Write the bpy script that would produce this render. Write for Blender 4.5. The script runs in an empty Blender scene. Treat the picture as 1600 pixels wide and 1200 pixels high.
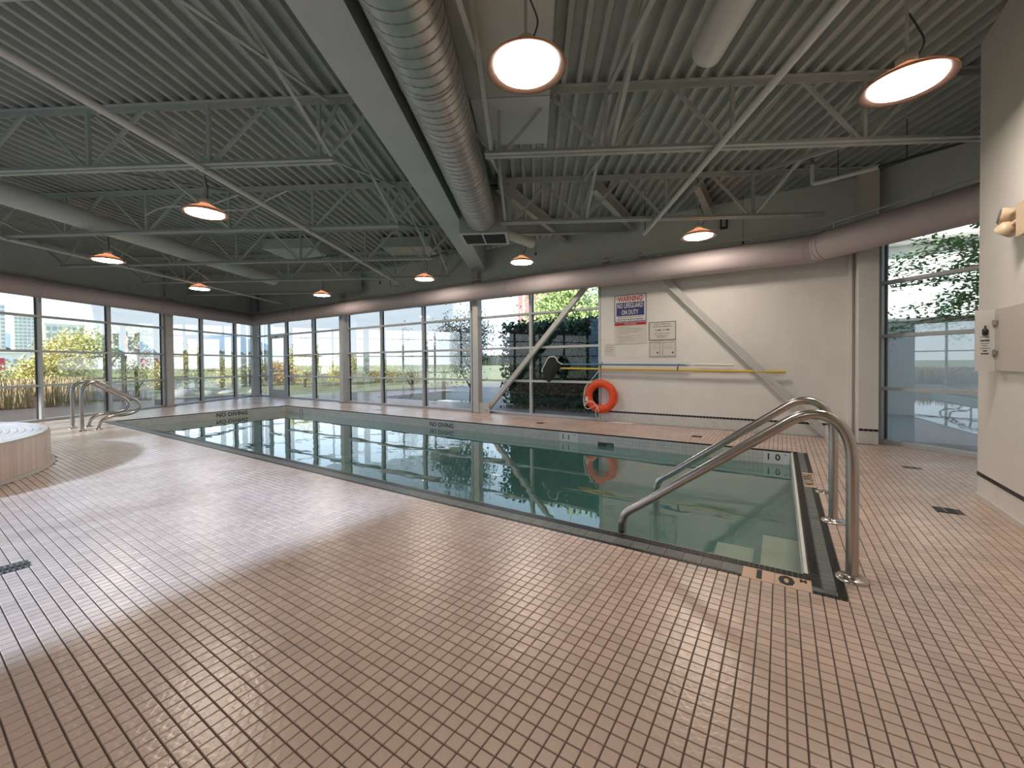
import bpy, math, random
import numpy as np
from mathutils import Vector as Vec, Matrix
random.seed(7); rng = np.random.default_rng(7)
SC = bpy.context.scene
COL = SC.collection

# ------------------------------------------------------------------ camera
F, YAW, PITCH, ROLL, CX, CY = 644.162, -.57799, .0153, .0083, 800., 577.069
EYE = Vec((0, 0, 1.25))
fw = Vec((math.sin(YAW) * math.cos(PITCH), math.cos(YAW) * math.cos(PITCH), -math.sin(PITCH)))
r0 = Vec((math.cos(YAW), -math.sin(YAW), 0)); d0 = fw.cross(r0)
rt = r0 * math.cos(ROLL) + d0 * math.sin(ROLL)
dn = -r0 * math.sin(ROLL) + d0 * math.cos(ROLL)
cam_d = bpy.data.cameras.new('camera'); cam = bpy.data.objects.new('camera', cam_d); COL.objects.link(cam)
m = Matrix.Identity(4)
for i in range(3):
    m[i][0] = rt[i]; m[i][1] = -dn[i]; m[i][2] = -fw[i]; m[i][3] = EYE[i]
cam.matrix_world = m
cam_d.sensor_width = 36; cam_d.lens = F / 1600 * 36
cam_d.shift_x = 0; cam_d.shift_y = -(600 - CY) / 1600
cam_d.clip_start = .05; cam_d.clip_end = 6000
SC.camera = cam

# ------------------------------------------------------------------ light and exposure
SKY = 1.65
LAMP = 62
SUN = 8.5
EXPOSURE = 0.36
SC.view_settings.view_transform = 'Standard'; SC.view_settings.look = 'None'
SC.view_settings.gamma = 1; SC.view_settings.exposure = EXPOSURE
SC.view_settings.use_curve_mapping = False
SC.cycles.transparent_max_bounces = 24
SC.cycles.max_bounces = 8; SC.cycles.diffuse_bounces = 4; SC.cycles.glossy_bounces = 4; SC.cycles.adaptive_threshold = .025
SC.cycles.caustics_reflective = False; SC.cycles.caustics_refractive = False
SC.cycles.sample_clamp_indirect = 6
w = bpy.data.worlds.new('sky'); SC.world = w; w.use_nodes = True
nt = w.node_tree; nt.nodes.clear()
tc = nt.nodes.new('ShaderNodeTexCoord'); sp = nt.nodes.new('ShaderNodeSeparateXYZ')
rp = nt.nodes.new('ShaderNodeValToRGB'); bg = nt.nodes.new('ShaderNodeBackground'); wo = nt.nodes.new('ShaderNodeOutputWorld')
nt.links.new(tc.outputs['Generated'], sp.inputs[0]); nt.links.new(sp.outputs['Z'], rp.inputs[0])
nt.links.new(rp.outputs[0], bg.inputs[0]); nt.links.new(bg.outputs[0], wo.inputs[0])
e = rp.color_ramp.elements
e[0].position = 0; e[0].color = (.82, .89, .95, 1); e[1].position = 1; e[1].color = (.34, .48, .74, 1)
a_ = e.new(.06); a_.color = (.76, .86, .96, 1); a_ = e.new(.22); a_.color = (.60, .76, .93, 1); a_ = e.new(.5); a_.color = (.45, .62, .86, 1)
bg.inputs[1].default_value = SKY
sd = bpy.data.lights.new('sun', 'SUN'); sd.energy = SUN; sd.angle = math.radians(2.5); sd.color = (1, .96, .90)
so = bpy.data.objects.new('sun', sd); COL.objects.link(so)
so.rotation_euler = Vec((0.02, -math.cos(math.radians(24)), math.sin(math.radians(24)))).to_track_quat('Z', 'Y').to_euler()

# ------------------------------------------------------------------ materials
MATS = {}
def mat(name, col, rough=.5, metal=0., spec=.5, noise=None, bump=None, emit=None, island=0, aniso=None):
    """principled material; noise=(scale, amount) varies the colour, bump=(scale, strength)"""
    if name in MATS: return MATS[name]
    M = bpy.data.materials.new(name); M.use_nodes = True
    N = M.node_tree.nodes; L = M.node_tree.links; b = N['Principled BSDF']
    b.inputs['Base Color'].default_value = (*col, 1); b.inputs['Roughness'].default_value = rough
    b.inputs['Metallic'].default_value = metal; b.inputs['Specular IOR Level'].default_value = spec
    if noise or island or bump:
        co = N.new('ShaderNodeTexCoord')
    if noise or island:
        mix = N.new('ShaderNodeMix'); mix.data_type = 'RGBA'; mix.blend_type = 'MULTIPLY'
        mix.inputs[0].default_value = 1; mix.inputs[6].default_value = (*col, 1)
        val = N.new('ShaderNodeMath'); val.operation = 'ADD'; val.inputs[0].default_value = 1
        if noise:
            n = N.new('ShaderNodeTexNoise'); n.inputs['Scale'].default_value = noise[0]; n.inputs['Detail'].default_value = 5
            L.new(co.outputs['Object'], n.inputs['Vector'])
            mr = N.new('ShaderNodeMapRange'); mr.inputs[1].default_value = .3; mr.inputs[2].default_value = .7
            mr.inputs[3].default_value = -noise[1]; mr.inputs[4].default_value = noise[1] * .5
            L.new(n.outputs[0], mr.inputs[0]); L.new(mr.outputs[0], val.inputs[1])
        if island:
            g = N.new('ShaderNodeNewGeometry')
            mr2 = N.new('ShaderNodeMapRange'); mr2.inputs[3].default_value = 1 - island; mr2.inputs[4].default_value = 1 + island * .4
            L.new(g.outputs['Random Per Island'], mr2.inputs[0])
            mm = N.new('ShaderNodeMath'); mm.operation = 'MULTIPLY'
            L.new(val.outputs[0], mm.inputs[0]); L.new(mr2.outputs[0], mm.inputs[1]); val = mm
        cc = N.new('ShaderNodeCombineColor')
        for k in range(3): L.new(val.outputs[0], cc.inputs[k])
        L.new(cc.outputs[0], mix.inputs[7]); L.new(mix.outputs[2], b.inputs['Base Color'])
    if bump:
        n2 = N.new('ShaderNodeTexNoise'); n2.inputs['Scale'].default_value = bump[0]; n2.inputs['Detail'].default_value = 3
        L.new(co.outputs['Object'], n2.inputs['Vector'])
        bp = N.new('ShaderNodeBump'); bp.inputs['Strength'].default_value = bump[1]; bp.inputs['Distance'].default_value = .02
        L.new(n2.outputs[0], bp.inputs['Height']); L.new(bp.outputs[0], b.inputs['Normal'])
    if emit:
        b.inputs['Emission Color'].default_value = (*emit[:3], 1); b.inputs['Emission Strength'].default_value = emit[3]
    MATS[name] = M
    return M

def glass_mat(name, tint, ior, boost, rough=0.0, bump=None):
    M = bpy.data.materials.new(name); M.use_nodes = True
    N = M.node_tree.nodes; L = M.node_tree.links; N.clear()
    out = N.new('ShaderNodeOutputMaterial'); mx = N.new('ShaderNodeMixShader')
    tr = N.new('ShaderNodeBsdfTransparent'); tr.inputs[0].default_value = (*tint, 1)
    gl = N.new('ShaderNodeBsdfGlossy'); gl.inputs['Roughness'].default_value = rough; gl.inputs[0].default_value = (1, 1, 1, 1)
    fr = N.new('ShaderNodeFresnel'); fr.inputs[0].default_value = ior
    ml = N.new('ShaderNodeMath'); ml.operation = 'MULTIPLY'; ml.inputs[1].default_value = boost; ml.use_clamp = True
    L.new(fr.outputs[0], ml.inputs[0]); L.new(ml.outputs[0], mx.inputs[0]); L.new(tr.outputs[0], mx.inputs[1]); L.new(gl.outputs[0], mx.inputs[2])
    L.new(mx.outputs[0], out.inputs[0])
    if bump:
        co = N.new('ShaderNodeTexCoord'); mp = N.new('ShaderNodeMapping'); mp.inputs['Scale'].default_value = bump[0]
        n = N.new('ShaderNodeTexNoise'); n.inputs['Scale'].default_value = 1; n.inputs['Detail'].default_value = 1.5
        bp = N.new('ShaderNodeBump'); bp.inputs['Strength'].default_value = bump[1]; bp.inputs['Distance'].default_value = bump[2]
        L.new(co.outputs['Object'], mp.inputs[0]); L.new(mp.outputs[0], n.inputs['Vector']); L.new(n.outputs[0], bp.inputs['Height'])
        L.new(bp.outputs[0], gl.inputs['Normal']); L.new(bp.outputs[0], fr.inputs['Normal'])
    MATS[name] = M
    return M

m_wall = mat('wall_paint', (.76, .73, .69), .6, noise=(3, .05))
m_upper = mat('upper_wall_paint', (.76, .82, .79), .6, noise=(2, .05))
m_deck = mat('painted_steel_deck', (.43, .465, .445), .42, noise=(5, .10))
m_joist = mat('joist_paint', (.47, .51, .49), .5, noise=(4, .08))
m_beam = mat('beam_paint', (.55, .61, .63), .5, noise=(2, .05))
m_alu = mat('window_aluminium', (.50, .51, .51), .4, .1, noise=(3, .06))
m_gasket = mat('black_gasket', (.015, .016, .018), .5)
m_col = mat('column_paint', (.52, .52, .50), .45, noise=(6, .08))
m_tile = mat('deck_tile_glaze', (.64, .495, .425), .26, spec=.9, noise=(1.3, .16), island=.12, bump=(45, .12))
N = m_tile.node_tree.nodes; L_w = m_tile.node_tree.links; _b = N['Principled BSDF']          # scattered dark scuffs on the glaze
_src = _b.inputs['Base Color'].links[0].from_socket; _co = N.new('ShaderNodeNewGeometry'); _n = N.new('ShaderNodeTexNoise'); _n.inputs['Scale'].default_value = 3.2; _n.inputs['Detail'].default_value = 9
_n.inputs['Roughness'].default_value = .72; _mr = N.new('ShaderNodeMapRange'); _mr.inputs[1].default_value = .63; _mr.inputs[2].default_value = .70; _mr.inputs[4].default_value = .38
_mx = N.new('ShaderNodeMix'); _mx.data_type = 'RGBA'; _mx.inputs[7].default_value = (.16, .11, .08, 1)
L_w.new(_co.outputs['Position'], _n.inputs['Vector']); L_w.new(_n.outputs[0], _mr.inputs[0]); L_w.new(_mr.outputs[0], _mx.inputs[0]); L_w.new(_src, _mx.inputs[6]); L_w.new(_mx.outputs[2], _b.inputs['Base Color'])
m_grout = mat('dark_grout', (.085, .06, .048), .8)
m_white_tile = mat('white_tile_glaze', (.66, .65, .61), .25, noise=(4, .06), island=.06)
m_wgrout = mat('grey_grout', (.30, .29, .27), .8)
m_black_tile = mat('black_tile_glaze', (.012, .012, .012), .38, spec=.3, island=.3)
m_lgrout = mat('light_grout', (.45, .42, .38), .8)
m_band = mat('grey_coping', (.15, .165, .16), .45, noise=(20, .2), island=.15)
m_grate = mat('dark_gutter_grate', (.05, .05, .05), .4, noise=(60, .5))
m_white = mat('white_plastic', (.75, .76, .74), .35)
m_pool = mat('pool_plaster', (.60, .80, .74), .7, noise=(1.5, .05))
m_step = mat('step_plaster', (.80, .62, .48), .7, noise=(2, .05))
m_steel = mat('brushed_stainless', (.50, .47, .44), .26, 1.0, noise=(8, .08))
m_galv = mat('galvanized_duct', (.60, .60, .58), .34, .85, noise=(9, .14))
m_seam = mat('duct_seam', (.30, .30, .28), .4, .8)
m_fduct = mat('mauve_painted_duct', (.52, .445, .455), .55, noise=(1.2, .05))
m_pipe = mat('pipe_paint', (.68, .70, .69), .4)
m_shade = mat('copper_brown_shade', (.58, .25, .13), .4, .3)
def translucent_shade():
    M = bpy.data.materials.new('copper_translucent_shade'); M.use_nodes = True
    N = M.node_tree.nodes; L = M.node_tree.links; p = N['Principled BSDF']; p.inputs['Base Color'].default_value = (.50, .20, .10, 1); p.inputs['Roughness'].default_value = .4
    tl = N.new('ShaderNodeBsdfTranslucent'); tl.inputs[0].default_value = (.85, .50, .32, 1); mx = N.new('ShaderNodeMixShader'); mx.inputs[0].default_value = .014
    L.new(p.outputs[0], mx.inputs[1]); L.new(tl.outputs[0], mx.inputs[2]); L.new(mx.outputs[0], N['Material Output'].inputs[0]); return M
m_shade = translucent_shade()
m_rim = mat('lamp_rim', (.09, .05, .035), .45)
m_lamp = mat('lamp_lens', (1, .9, .75), .5, emit=(1, .87, .74, LAMP))
m_orange = mat('orange_buoy', (.78, .075, .012), .45, noise=(4, .08))
m_rope = mat('white_rope', (.72, .66, .58), .8)
m_yellow = mat('yellow_pole', (.62, .42, .06), .4)
m_blue = mat('blue_pole', (.06, .20, .32), .4)
m_net = mat('dark_net', (.012, .014, .012), .9)
m_red = mat('sign_red', (.45, .02, .025), .5)
m_navy = mat('sign_blue', (.035, .035, .16), .5)
m_ink = mat('black_ink', (.012, .012, .012), .5)
m_grey_ink = mat('grey_ink', (.16, .15, .14), .6)
m_board = mat('sign_board', (.74, .72, .68), .45)
m_paper = mat('paper', (.66, .62, .56), .7)
m_pad = mat('depth_pad_tile', (.60, .43, .32), .4)
m_cream = mat('cream_plastic', (.62, .48, .34), .4)
m_cab = mat('cabinet_paint', (.56, .51, .47), .45)
m_door = mat('cabinet_door_paint', (.66, .66, .65), .4)
m_rust = mat('rust_stain', (.30, .15, .07), .8, noise=(30, .3))
m_glass = glass_mat('window_glass', (.97, .985, .98), 1.5, .55)
m_glass2 = glass_mat('coated_glass', (.93, .96, .95), 1.5, 2.8)
m_glass3 = glass_mat('sun_cooling_glass', (.68, .82, 1.0), 1.5, .8)  # invented blue tint, cools the sunlight that falls on the floor
m_water = glass_mat('pool_water_surface', (.93, .97, .96), 1.333, 1.55, .008, ((1.6, 3.6, 1), .24, .010))
m_vol = m_water
N = m_water.node_tree.nodes; L_w = m_water.node_tree.links
_df = N.new('ShaderNodeBsdfDiffuse'); _df.inputs[0].default_value = (.17, .45, .40, 1)      # cloudy water: light scattered back near the surface
_mx = N.new('ShaderNodeMixShader'); _mx.inputs[0].default_value = .30
_tr = [n for n in N if n.type == 'BSDF_TRANSPARENT'][0]; _top = [n for n in N if n.type == 'MIX_SHADER' and n != _mx][0]
L_w.new(_tr.outputs[0], _mx.inputs[1]); L_w.new(_df.outputs[0], _mx.inputs[2]); L_w.new(_mx.outputs[0], _top.inputs[1])
va = N.new('ShaderNodeVolumeAbsorption'); va.inputs[0].default_value = (.40, .80, .76, 1); va.inputs[1].default_value = .5
m_water.node_tree.links.new(va.outputs[0], [n for n in N if n.type == 'OUTPUT_MATERIAL'][0].inputs['Volume'])
m_grass = mat('lawn', (.26, .27, .14), .9, noise=(.7, .35))
m_reed = mat('dry_reed', (.52, .40, .22), .9, noise=(2, .2), island=.4)
m_pave = mat('terrace_paving', (.19, .175, .155), .6, noise=(1, .15))
m_leaf_y = mat('yellow_green_leaf', (.46, .41, .15), .7, island=.6)
m_leaf_o = mat('olive_leaf', (.26, .25, .10), .7, island=.5)
m_leaf_r = mat('russet_leaf', (.36, .24, .11), .7, island=.5)
m_leaf_g = mat('green_leaf', (.10, .24, .05), .6, island=.6)
m_leaf_l = mat('light_green_leaf', (.30, .38, .15), .6, island=.5)
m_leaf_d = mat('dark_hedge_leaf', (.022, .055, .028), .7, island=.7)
m_bark = mat('bark', (.09, .065, .045), .9)
m_rock = mat('pale_rock', (.52, .49, .42), .9, noise=(3, .25), bump=(4, .6))
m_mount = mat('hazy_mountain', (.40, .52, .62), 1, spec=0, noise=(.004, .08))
m_tower = mat('tower_concrete', (.86, .84, .80), .8)
m_tglass = mat('tower_glass', (.42, .46, .46), .4)
m_pink = mat('pink_concrete', (.60, .45, .44), .8)
m_bred = mat('red_panel', (.62, .07, .11), .6)
m_bwhite = mat('white_cladding', (.92, .91, .88), .7)
m_mag = mat('maroon_cladding', (.34, .15, .17), .7, noise=(2, .1))
m_treeline = mat('distant_woods', (.20, .21, .14), 1, noise=(.05, .4))

# ------------------------------------------------------------------ geometry helpers
class MB:
    def __init__(s): s.v = []; s.f = []; s.sm = []
    def add(s, vs, fs, smooth=False):
        o = len(s.v); s.v += [tuple(p) for p in vs]; s.f += [tuple(i + o for i in f) for f in fs]; s.sm += [smooth] * len(fs); return s
    def box(s, x0, x1, y0, y1, z0, z1):
        vs = [(x, y, z) for z in (z0, z1) for y in (y0, y1) for x in (x0, x1)]
        return s.add(vs, [(0, 2, 3, 1), (4, 5, 7, 6), (0, 1, 5, 4), (2, 6, 7, 3), (0, 4, 6, 2), (1, 3, 7, 5)])
    def bar(s, p, q, w, h, up=(0, 0, 1), ow=0, oh=0):
        p = Vec(p); q = Vec(q); d = (q - p).normalized(); u = Vec(up)
        sd_ = d.cross(u).normalized(); u2 = sd_.cross(d).normalized()
        vs = [c + sd_ * (a * w / 2 + ow) + u2 * (b * h / 2 + oh) for c in (p, q) for b in (-1, 1) for a in (-1, 1)]
        return s.add(vs, [(0, 2, 3, 1), (4, 5, 7, 6), (0, 1, 5, 4), (2, 6, 7, 3), (0, 4, 6, 2), (1, 3, 7, 5)])
    def angle(s, p, q, w, t=.006, up=(0, 0, 1)):
        s.bar(p, q, w, t, up); s.bar(p, q, t, w, up, ow=-w / 2, oh=w / 2); return s
    def tube(s, pts, r, seg=12, caps=True):
        pts = [Vec(p) for p in pts]; n = len(pts); rs = r if isinstance(r, (list, tuple)) else [r] * n
        t0 = (pts[1] - pts[0]).normalized(); a = Vec((0, 0, 1)) if abs(t0.z) < .9 else Vec((1, 0, 0))
        nrm = t0.cross(a).normalized(); vs = []
        for i, p in enumerate(pts):
            t = (pts[min(i + 1, n - 1)] - pts[max(i - 1, 0)]).normalized()
            nrm = (nrm - t * nrm.dot(t)).normalized(); b = t.cross(nrm)
            for k in range(seg):
                an = 2 * math.pi * k / seg; vs.append(p + (nrm * math.cos(an) + b * math.sin(an)) * rs[i])
        fs = [(i * seg + k, i * seg + (k + 1) % seg, (i + 1) * seg + (k + 1) % seg, (i + 1) * seg + k) for i in range(n - 1) for k in range(seg)]
        s.add(vs, fs, True)
        if caps:
            s.add(vs[:seg], [tuple(range(seg))[::-1]]); s.add(vs[-seg:], [tuple(range(seg))])
        return s
    def lathe(s, prof, c=(0, 0, 0), seg=32, smooth=True):
        c = Vec(c); vs = []; n = len(prof)
        for r, z in prof:
            for k in range(seg):
                an = 2 * math.pi * k / seg; vs.append((c.x + r * math.cos(an), c.y + r * math.sin(an), c.z + z))
        fs = [(i * seg + k, i * seg + (k + 1) % seg, (i + 1) * seg + (k + 1) % seg, (i + 1) * seg + k) for i in range(n - 1) for k in range(seg)]
        return s.add(vs, fs, smooth)
    def prism(s, poly, z0, z1):
        n = len(poly); vs = [(x, y, z0) for x, y in poly] + [(x, y, z1) for x, y in poly]
        return s.add(vs, [tuple(range(n))[::-1], tuple(range(n, 2 * n))] + [(i, (i + 1) % n, n + (i + 1) % n, n + i) for i in range(n)])
    def build(s, name, m_, parent=None):
        o0 = Vec((0, 0, 0)); p = parent
        while p is not None: o0 = o0 + p.location; p = p.parent
        me = bpy.data.meshes.new(name); me.from_pydata([tuple(Vec(v) - o0) for v in s.v], [], s.f)
        me.polygons.foreach_set('use_smooth', s.sm); me.materials.append(m_); me.update()
        o = bpy.data.objects.new(name, me); COL.objects.link(o); o.parent = parent
        return o
def box(name, m_, parent, *a): return MB().box(*a).build(name, m_, parent)
def bar(name, m_, parent, *a, **k): return MB().bar(*a, **k).build(name, m_, parent)
def tube(name, m_, parent, *a, **k): return MB().tube(*a, **k).build(name, m_, parent)
def thing(name, label, cat, loc=(0, 0, 0), group=None):
    o = bpy.data.objects.new(name, None); COL.objects.link(o); o.location = loc; o.empty_display_size = .1
    o['label'] = label; o['category'] = cat
    if group: o['group'] = group
    return o
def tag(o, label, cat, group=None):
    o['label'] = label; o['category'] = cat
    if group: o['group'] = group
    return o
def struct(o, label=None):
    o['kind'] = 'structure'
    if label: o['label'] = label
    return o
def sroot(name, loc=(0, 0, 0)):
    o = bpy.data.objects.new(name, None); COL.objects.link(o); o.location = loc; o['kind'] = 'structure'; return o
def copy_of(o, parent, loc=None):
    c = o.copy(); COL.objects.link(c); c.parent = parent
    if loc is not None: c.location = loc
    return c
def copy_tree(o, loc):
    r = o.copy(); COL.objects.link(r); r.location = loc
    for ch in o.children:
        c = ch.copy(); COL.objects.link(c); c.parent = r
        for g in ch.children:
            d = g.copy(); COL.objects.link(d); d.parent = c
    return r
def round_path(pts, r, n=6):
    """polyline with rounded corners"""
    pts = [Vec(p) for p in pts]; out = [pts[0]]
    for i in range(1, len(pts) - 1):
        a, b, c = pts[i - 1], pts[i], pts[i + 1]; ri = min(r, (a - b).length * .48, (c - b).length * .48)
        p = b + (a - b).normalized() * ri; q = b + (c - b).normalized() * ri
        for k in range(n + 1):
            t = k / n; out.append(p * (1 - t) ** 2 + b * 2 * t * (1 - t) + q * t * t)
    return out + [pts[-1]]
def catmull(pts, n=5):
    P = [Vec(p) for p in pts]; P = [P[0] * 2 - P[1]] + P + [P[-1] * 2 - P[-2]]; out = []
    for i in range(1, len(P) - 2):
        for k in range(n):
            t = k / n; a, b, c, d = P[i - 1:i + 3]
            out.append(.5 * ((2 * b) + (c - a) * t + (2 * a - 5 * b + 4 * c - d) * t * t + (3 * b - a - 3 * c + d) * t ** 3))
    return out + [P[-2]]
def text(name, body, size, m_, parent, origin, xdir, ydir, align='CENTER', depth=.0008, sx=1., bold=0):
    cu = bpy.data.curves.new(name, 'FONT'); cu.body = body; cu.size = size; cu.align_x = align; cu.align_y = 'CENTER'
    cu.extrude = depth; cu.offset = bold; cu.resolution_u = 2
    t = bpy.data.objects.new(name, cu); COL.objects.link(t)
    dg = bpy.context.evaluated_depsgraph_get(); dg.update()
    me = bpy.data.meshes.new_from_object(t.evaluated_get(dg)); bpy.data.objects.remove(t)
    X = Vec(xdir).normalized(); Y = Vec(ydir).normalized(); Z = X.cross(Y); O = Vec(origin)
    o0 = Vec((0, 0, 0)); p = parent
    while p is not None: o0 = o0 + p.location; p = p.parent
    for v in me.vertices: v.co = O - o0 + X * v.co.x * sx + Y * v.co.y + Z * v.co.z
    me.materials.clear(); me.materials.append(m_)
    o = bpy.data.objects.new(name, me); COL.objects.link(o); o.parent = parent
    return o

U = Vec((math.cos(math.pi / 6), .5, 0)); V = Vec((-.5, math.cos(math.pi / 6), 0))
def W(u, v, z): return U * u + V * v + Vec((0, 0, z))
ZD = 4.1                      # underside of the roof deck
YB = 8.38                     # back wall
UL = -11.3                    # left window wall
A3 = Vec((1.232, 8.322, 0)); T3 = Vec((.747, -.665, 0)).normalized(); N3 = Vec((.665, .747, 0)).normalized()
LAT, LX, LY = .05569, -.0911, 1.993       # deck tile lattice
PX0, PX1, PY0, PY1 = -12.77, .118, 2.953, 6.80   # pool water

# ------------------------------------------------------------------ floor
def slab(mb, x0, x1, y0, y1, z0, z1): mb.box(x0, x1, y0, y1, z0, z1)
fl = MB()
slab(fl, -19.5, 5.2, -6.2, 2.717, -.3, -.0035)
slab(fl, -19.5, 5.2, 6.82, 8.62, -.3, -.0035)
slab(fl, -19.5, -12.79, 2.717, 6.82, -.3, -.0035)
slab(fl, .298, 5.2, 2.717, 6.82, -.3, -.0035)
floor = struct(fl.build('floor', m_grout))
# individual glazed tiles, real pieces with recessed joints
DRAINS = [(1.26, 6.50, .13), (1.14, 4.81, .15), (-4.02, .43, .15), (-1.16, 7.43, .15), (-4.17, 7.47, .15), (-9.2, 7.4, .15)]
TUB = (-8.6, -1.32, 2.58)
xs = np.arange(-330, 60); ys = np.arange(-62, 116)
gx, gy = np.meshgrid(xs, ys); gx = gx.ravel(); gy = gy.ravel()
cx = LX + (gx + .5) * LAT; cy = LY + (gy + .5) * LAT
cu_ = cx * U.x + cy * U.y
keep = (cu_ > UL + .06) & (cy < YB - .03)
keep &= ~((cx > -12.79 - .01) & (cx < .298) & (cy > 2.717) & (cy < 6.835))
keep &= ~((cx > 1.50) & (cy < 5.48))
keep &= ((cx - A3.x) * N3.x + (cy - A3.y) * N3.y) < -.02
keep &= ~((cx > .92) & (cx < 1.2) & (cy > 7.95))
keep &= (cx - TUB[0]) ** 2 + (cy - TUB[1]) ** 2 > 2.63 ** 2
keep &= ~((cx > -2.62) & (cx < -2.38) & (cy < -.62))
for dx, dy, ds in DRAINS: keep &= ~((abs(cx - dx) < ds / 2 + .01) & (abs(cy - dy) < ds / 2 + .01))
cx = cx[keep]; cy = cy[keep]
def project(x, y, z=0):
    dx = x - EYE.x; dy = y - EYE.y; dz = z - EYE.z
    zz = dx * fw.x + dy * fw.y + dz * fw.z
    return CX + F * (dx * rt.x + dy * rt.y + dz * rt.z) / zz, CY + F * (dx * dn.x + dy * dn.y + dz * dn.z) / zz, zz
def tile_mesh(name, X, Y, m_, half=LAT / 2 - .0016, bev=.0022, zt=0., zb=-.0045):
    n = len(X); c = np.empty((n, 8, 3))
    sg = np.array([(-1, -1), (1, -1), (1, 1), (-1, 1)])
    c[:, :4, 0] = X[:, None] + sg[:, 0] * half; c[:, :4, 1] = Y[:, None] + sg[:, 1] * half; c[:, :4, 2] = zb
    c[:, 4:, 0] = X[:, None] + sg[:, 0] * (half - bev); c[:, 4:, 1] = Y[:, None] + sg[:, 1] * (half - bev)
    tilt = rng.normal(0, .00012, (n, 4)); c[:, 4:, 2] = zt + tilt
    f = np.array([(4, 5, 6, 7), (0, 1, 5, 4), (1, 2, 6, 5), (2, 3, 7, 6), (3, 0, 4, 7)])
    faces = (np.arange(n)[:, None, None] * 8 + f[None]).reshape(-1)
    me = bpy.data.meshes.new(name); me.vertices.add(n * 8); me.vertices.foreach_set('co', c.reshape(-1))
    nf = n * 5; me.loops.add(nf * 4); me.loops.foreach_set('vertex_index', faces.astype(np.int32))
    me.polygons.add(nf); me.polygons.foreach_set('loop_start', np.arange(nf, dtype=np.int32) * 4)
    me.polygons.foreach_set('use_smooth', np.zeros(nf, dtype=bool))
    me.materials.append(m_); me.update(); me.validate()
    return me
px, py, pz = project(cx, cy); vis = (pz > .3) & (px > 5) & (px < 1595) & (py < 1195) & (py > 600)
order = np.argsort(np.where(vis, pz, 1e9)); near = order[:300]; rest = order[300:]
o = bpy.data.objects.new('tile', tile_mesh('tile_field', cx[rest], cy[rest], m_tile)); COL.objects.link(o); o.parent = floor; o['kind'] = 'stuff'
tm = tile_mesh('tile_single', np.array([0.]), np.array([0.]), m_tile)
for i in near:
    o = bpy.data.objects.new('tile', tm); COL.objects.link(o); o.parent = floor; o.location = (cx[i], cy[i], random.gauss(0, .0002))
# floor drains
for k, (dx, dy, ds) in enumerate(DRAINS):
    lab = ['square floor drain grate in the tiles below the tall corner window', 'square floor drain grate in the tiles left of the white cabinet wall',
           'square floor drain grate at the left edge of the foreground tiles', 'small floor drain grate on the far deck below the posted signs',
           'small floor drain grate on the far deck below the diagonal brace foot', 'small floor drain grate on the far deck beside a window column'][k]
    t = thing('floor_drain', lab, 'drain', (dx, dy, 0), 'floor drain grates')
    box('frame', m_steel if k == 2 else m_grate, t, dx - ds / 2, dx + ds / 2, dy - ds / 2, dy + ds / 2, -.006, -.001)
    g = MB()
    for j in range(6):
        y = dy - ds / 2 + ds * (j + .5) / 6; g.box(dx - ds / 2 + .008, dx + ds / 2 - .008, y - .006, y + .006, -.001, .002)
    g.box(dx - .008, dx + .008, dy - ds / 2, dy + ds / 2, -.001, .0025)
    g.build('grate', m_grate, t)

# ------------------------------------------------------------------ pool shell, coping, water
pool = sroot('pool_basin', (PX0, PY0, 0)); pool['kind'] = 'structure'
ZF = -1.12; ZW = -.195
s = MB()
s.box(PX0 - .02, .14, PY0, PY0 + .001, ZF, ZW + .0)          # near wall
s.box(PX0 - .2, .5, PY0 - .2, PY1 + .25, ZF - .1, ZF)
s.box(PX0 - .2, PX0, PY0 - .05, PY1 + .1, ZF, -.02); s.box(PX1 + .0, PX1 + .02, PY0 - .03, PY1 + .02, ZF, -.19)
s.box(PX0 - .02, .3, PY1 + .004, PY1 + .2, ZF, -.02); s.box(PX0 - .1, .3, PY0 - .2, PY0 - .001, ZF, -.03)
s.build('basin_wall', m_pool, pool)
box('edge_strip', m_white, pool, PX1, PX1 + .022, PY0 - .02, PY1, -.25, -.004)
gm = MB(); gm.box(.14, .194, 2.80, PY1 + .015, -.05, -.022)
for j in range(140):
    y = 2.83 + j * .0285; gm.box(.142, .192, y, y + .014, -.022, -.006)
gm.box(.136, .146, 2.80, PY1 + .01, -.03, -.002); gm.box(.188, .196, 2.79, PY1 + .01, -.03, -.001)
gm.build('gutter_grate', m_grate, pool)
def band(name, x0, x1, y0, y1, step, axis, m_, gap=.0012, zt=0, zb=-.02, kind=None, drop=0):
    b = MB(); a, c = (x0, x1) if axis == 'x' else (y0, y1); n = max(1, round((c - a) / step)); st = (c - a) / n
    for i in range(n):
        p, q = a + i * st + gap, a + (i + 1) * st - gap
        if axis == 'x': b.box(p, q, y0, y1, zb, zt)
        else: b.box(x0, x1, p, q, zb, zt)
    ob = b.build(name, m_, pool)
    if kind: ob['kind'] = kind
    return ob
box('coping_bed', m_lgrout, pool, -12.92, .196, 2.72, 2.950, -.028, -.005)
box('coping_bed', m_lgrout, pool, .194, .299, 2.72, 6.835, -.028, -.004)
PADX0, PADX1 = -.19, .145
band('grey_band', -12.9, PADX0, 2.752, 2.862, .1114, 'x', m_band, kind='stuff', zt=-.001)
band('grey_band', PADX1, .252, 2.752, 2.80, .1, 'x', m_band, zt=-.001)
band('grey_band', .196, .254, 2.80, 5.0, .0557, 'y', m_band, kind='stuff', zt=-.001)
band('grey_band', .196, .254, 5.62, 6.83, .0557, 'y', m_band, kind='stuff', zt=-.001)
band('black_mosaic', -12.9, PADX0, 2.718, 2.750, .0278, 'x', m_black_tile, kind='stuff')
band('black_mosaic', PADX1, .296, 2.718, 2.750, .0278, 'x', m_black_tile, kind='stuff')
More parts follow.
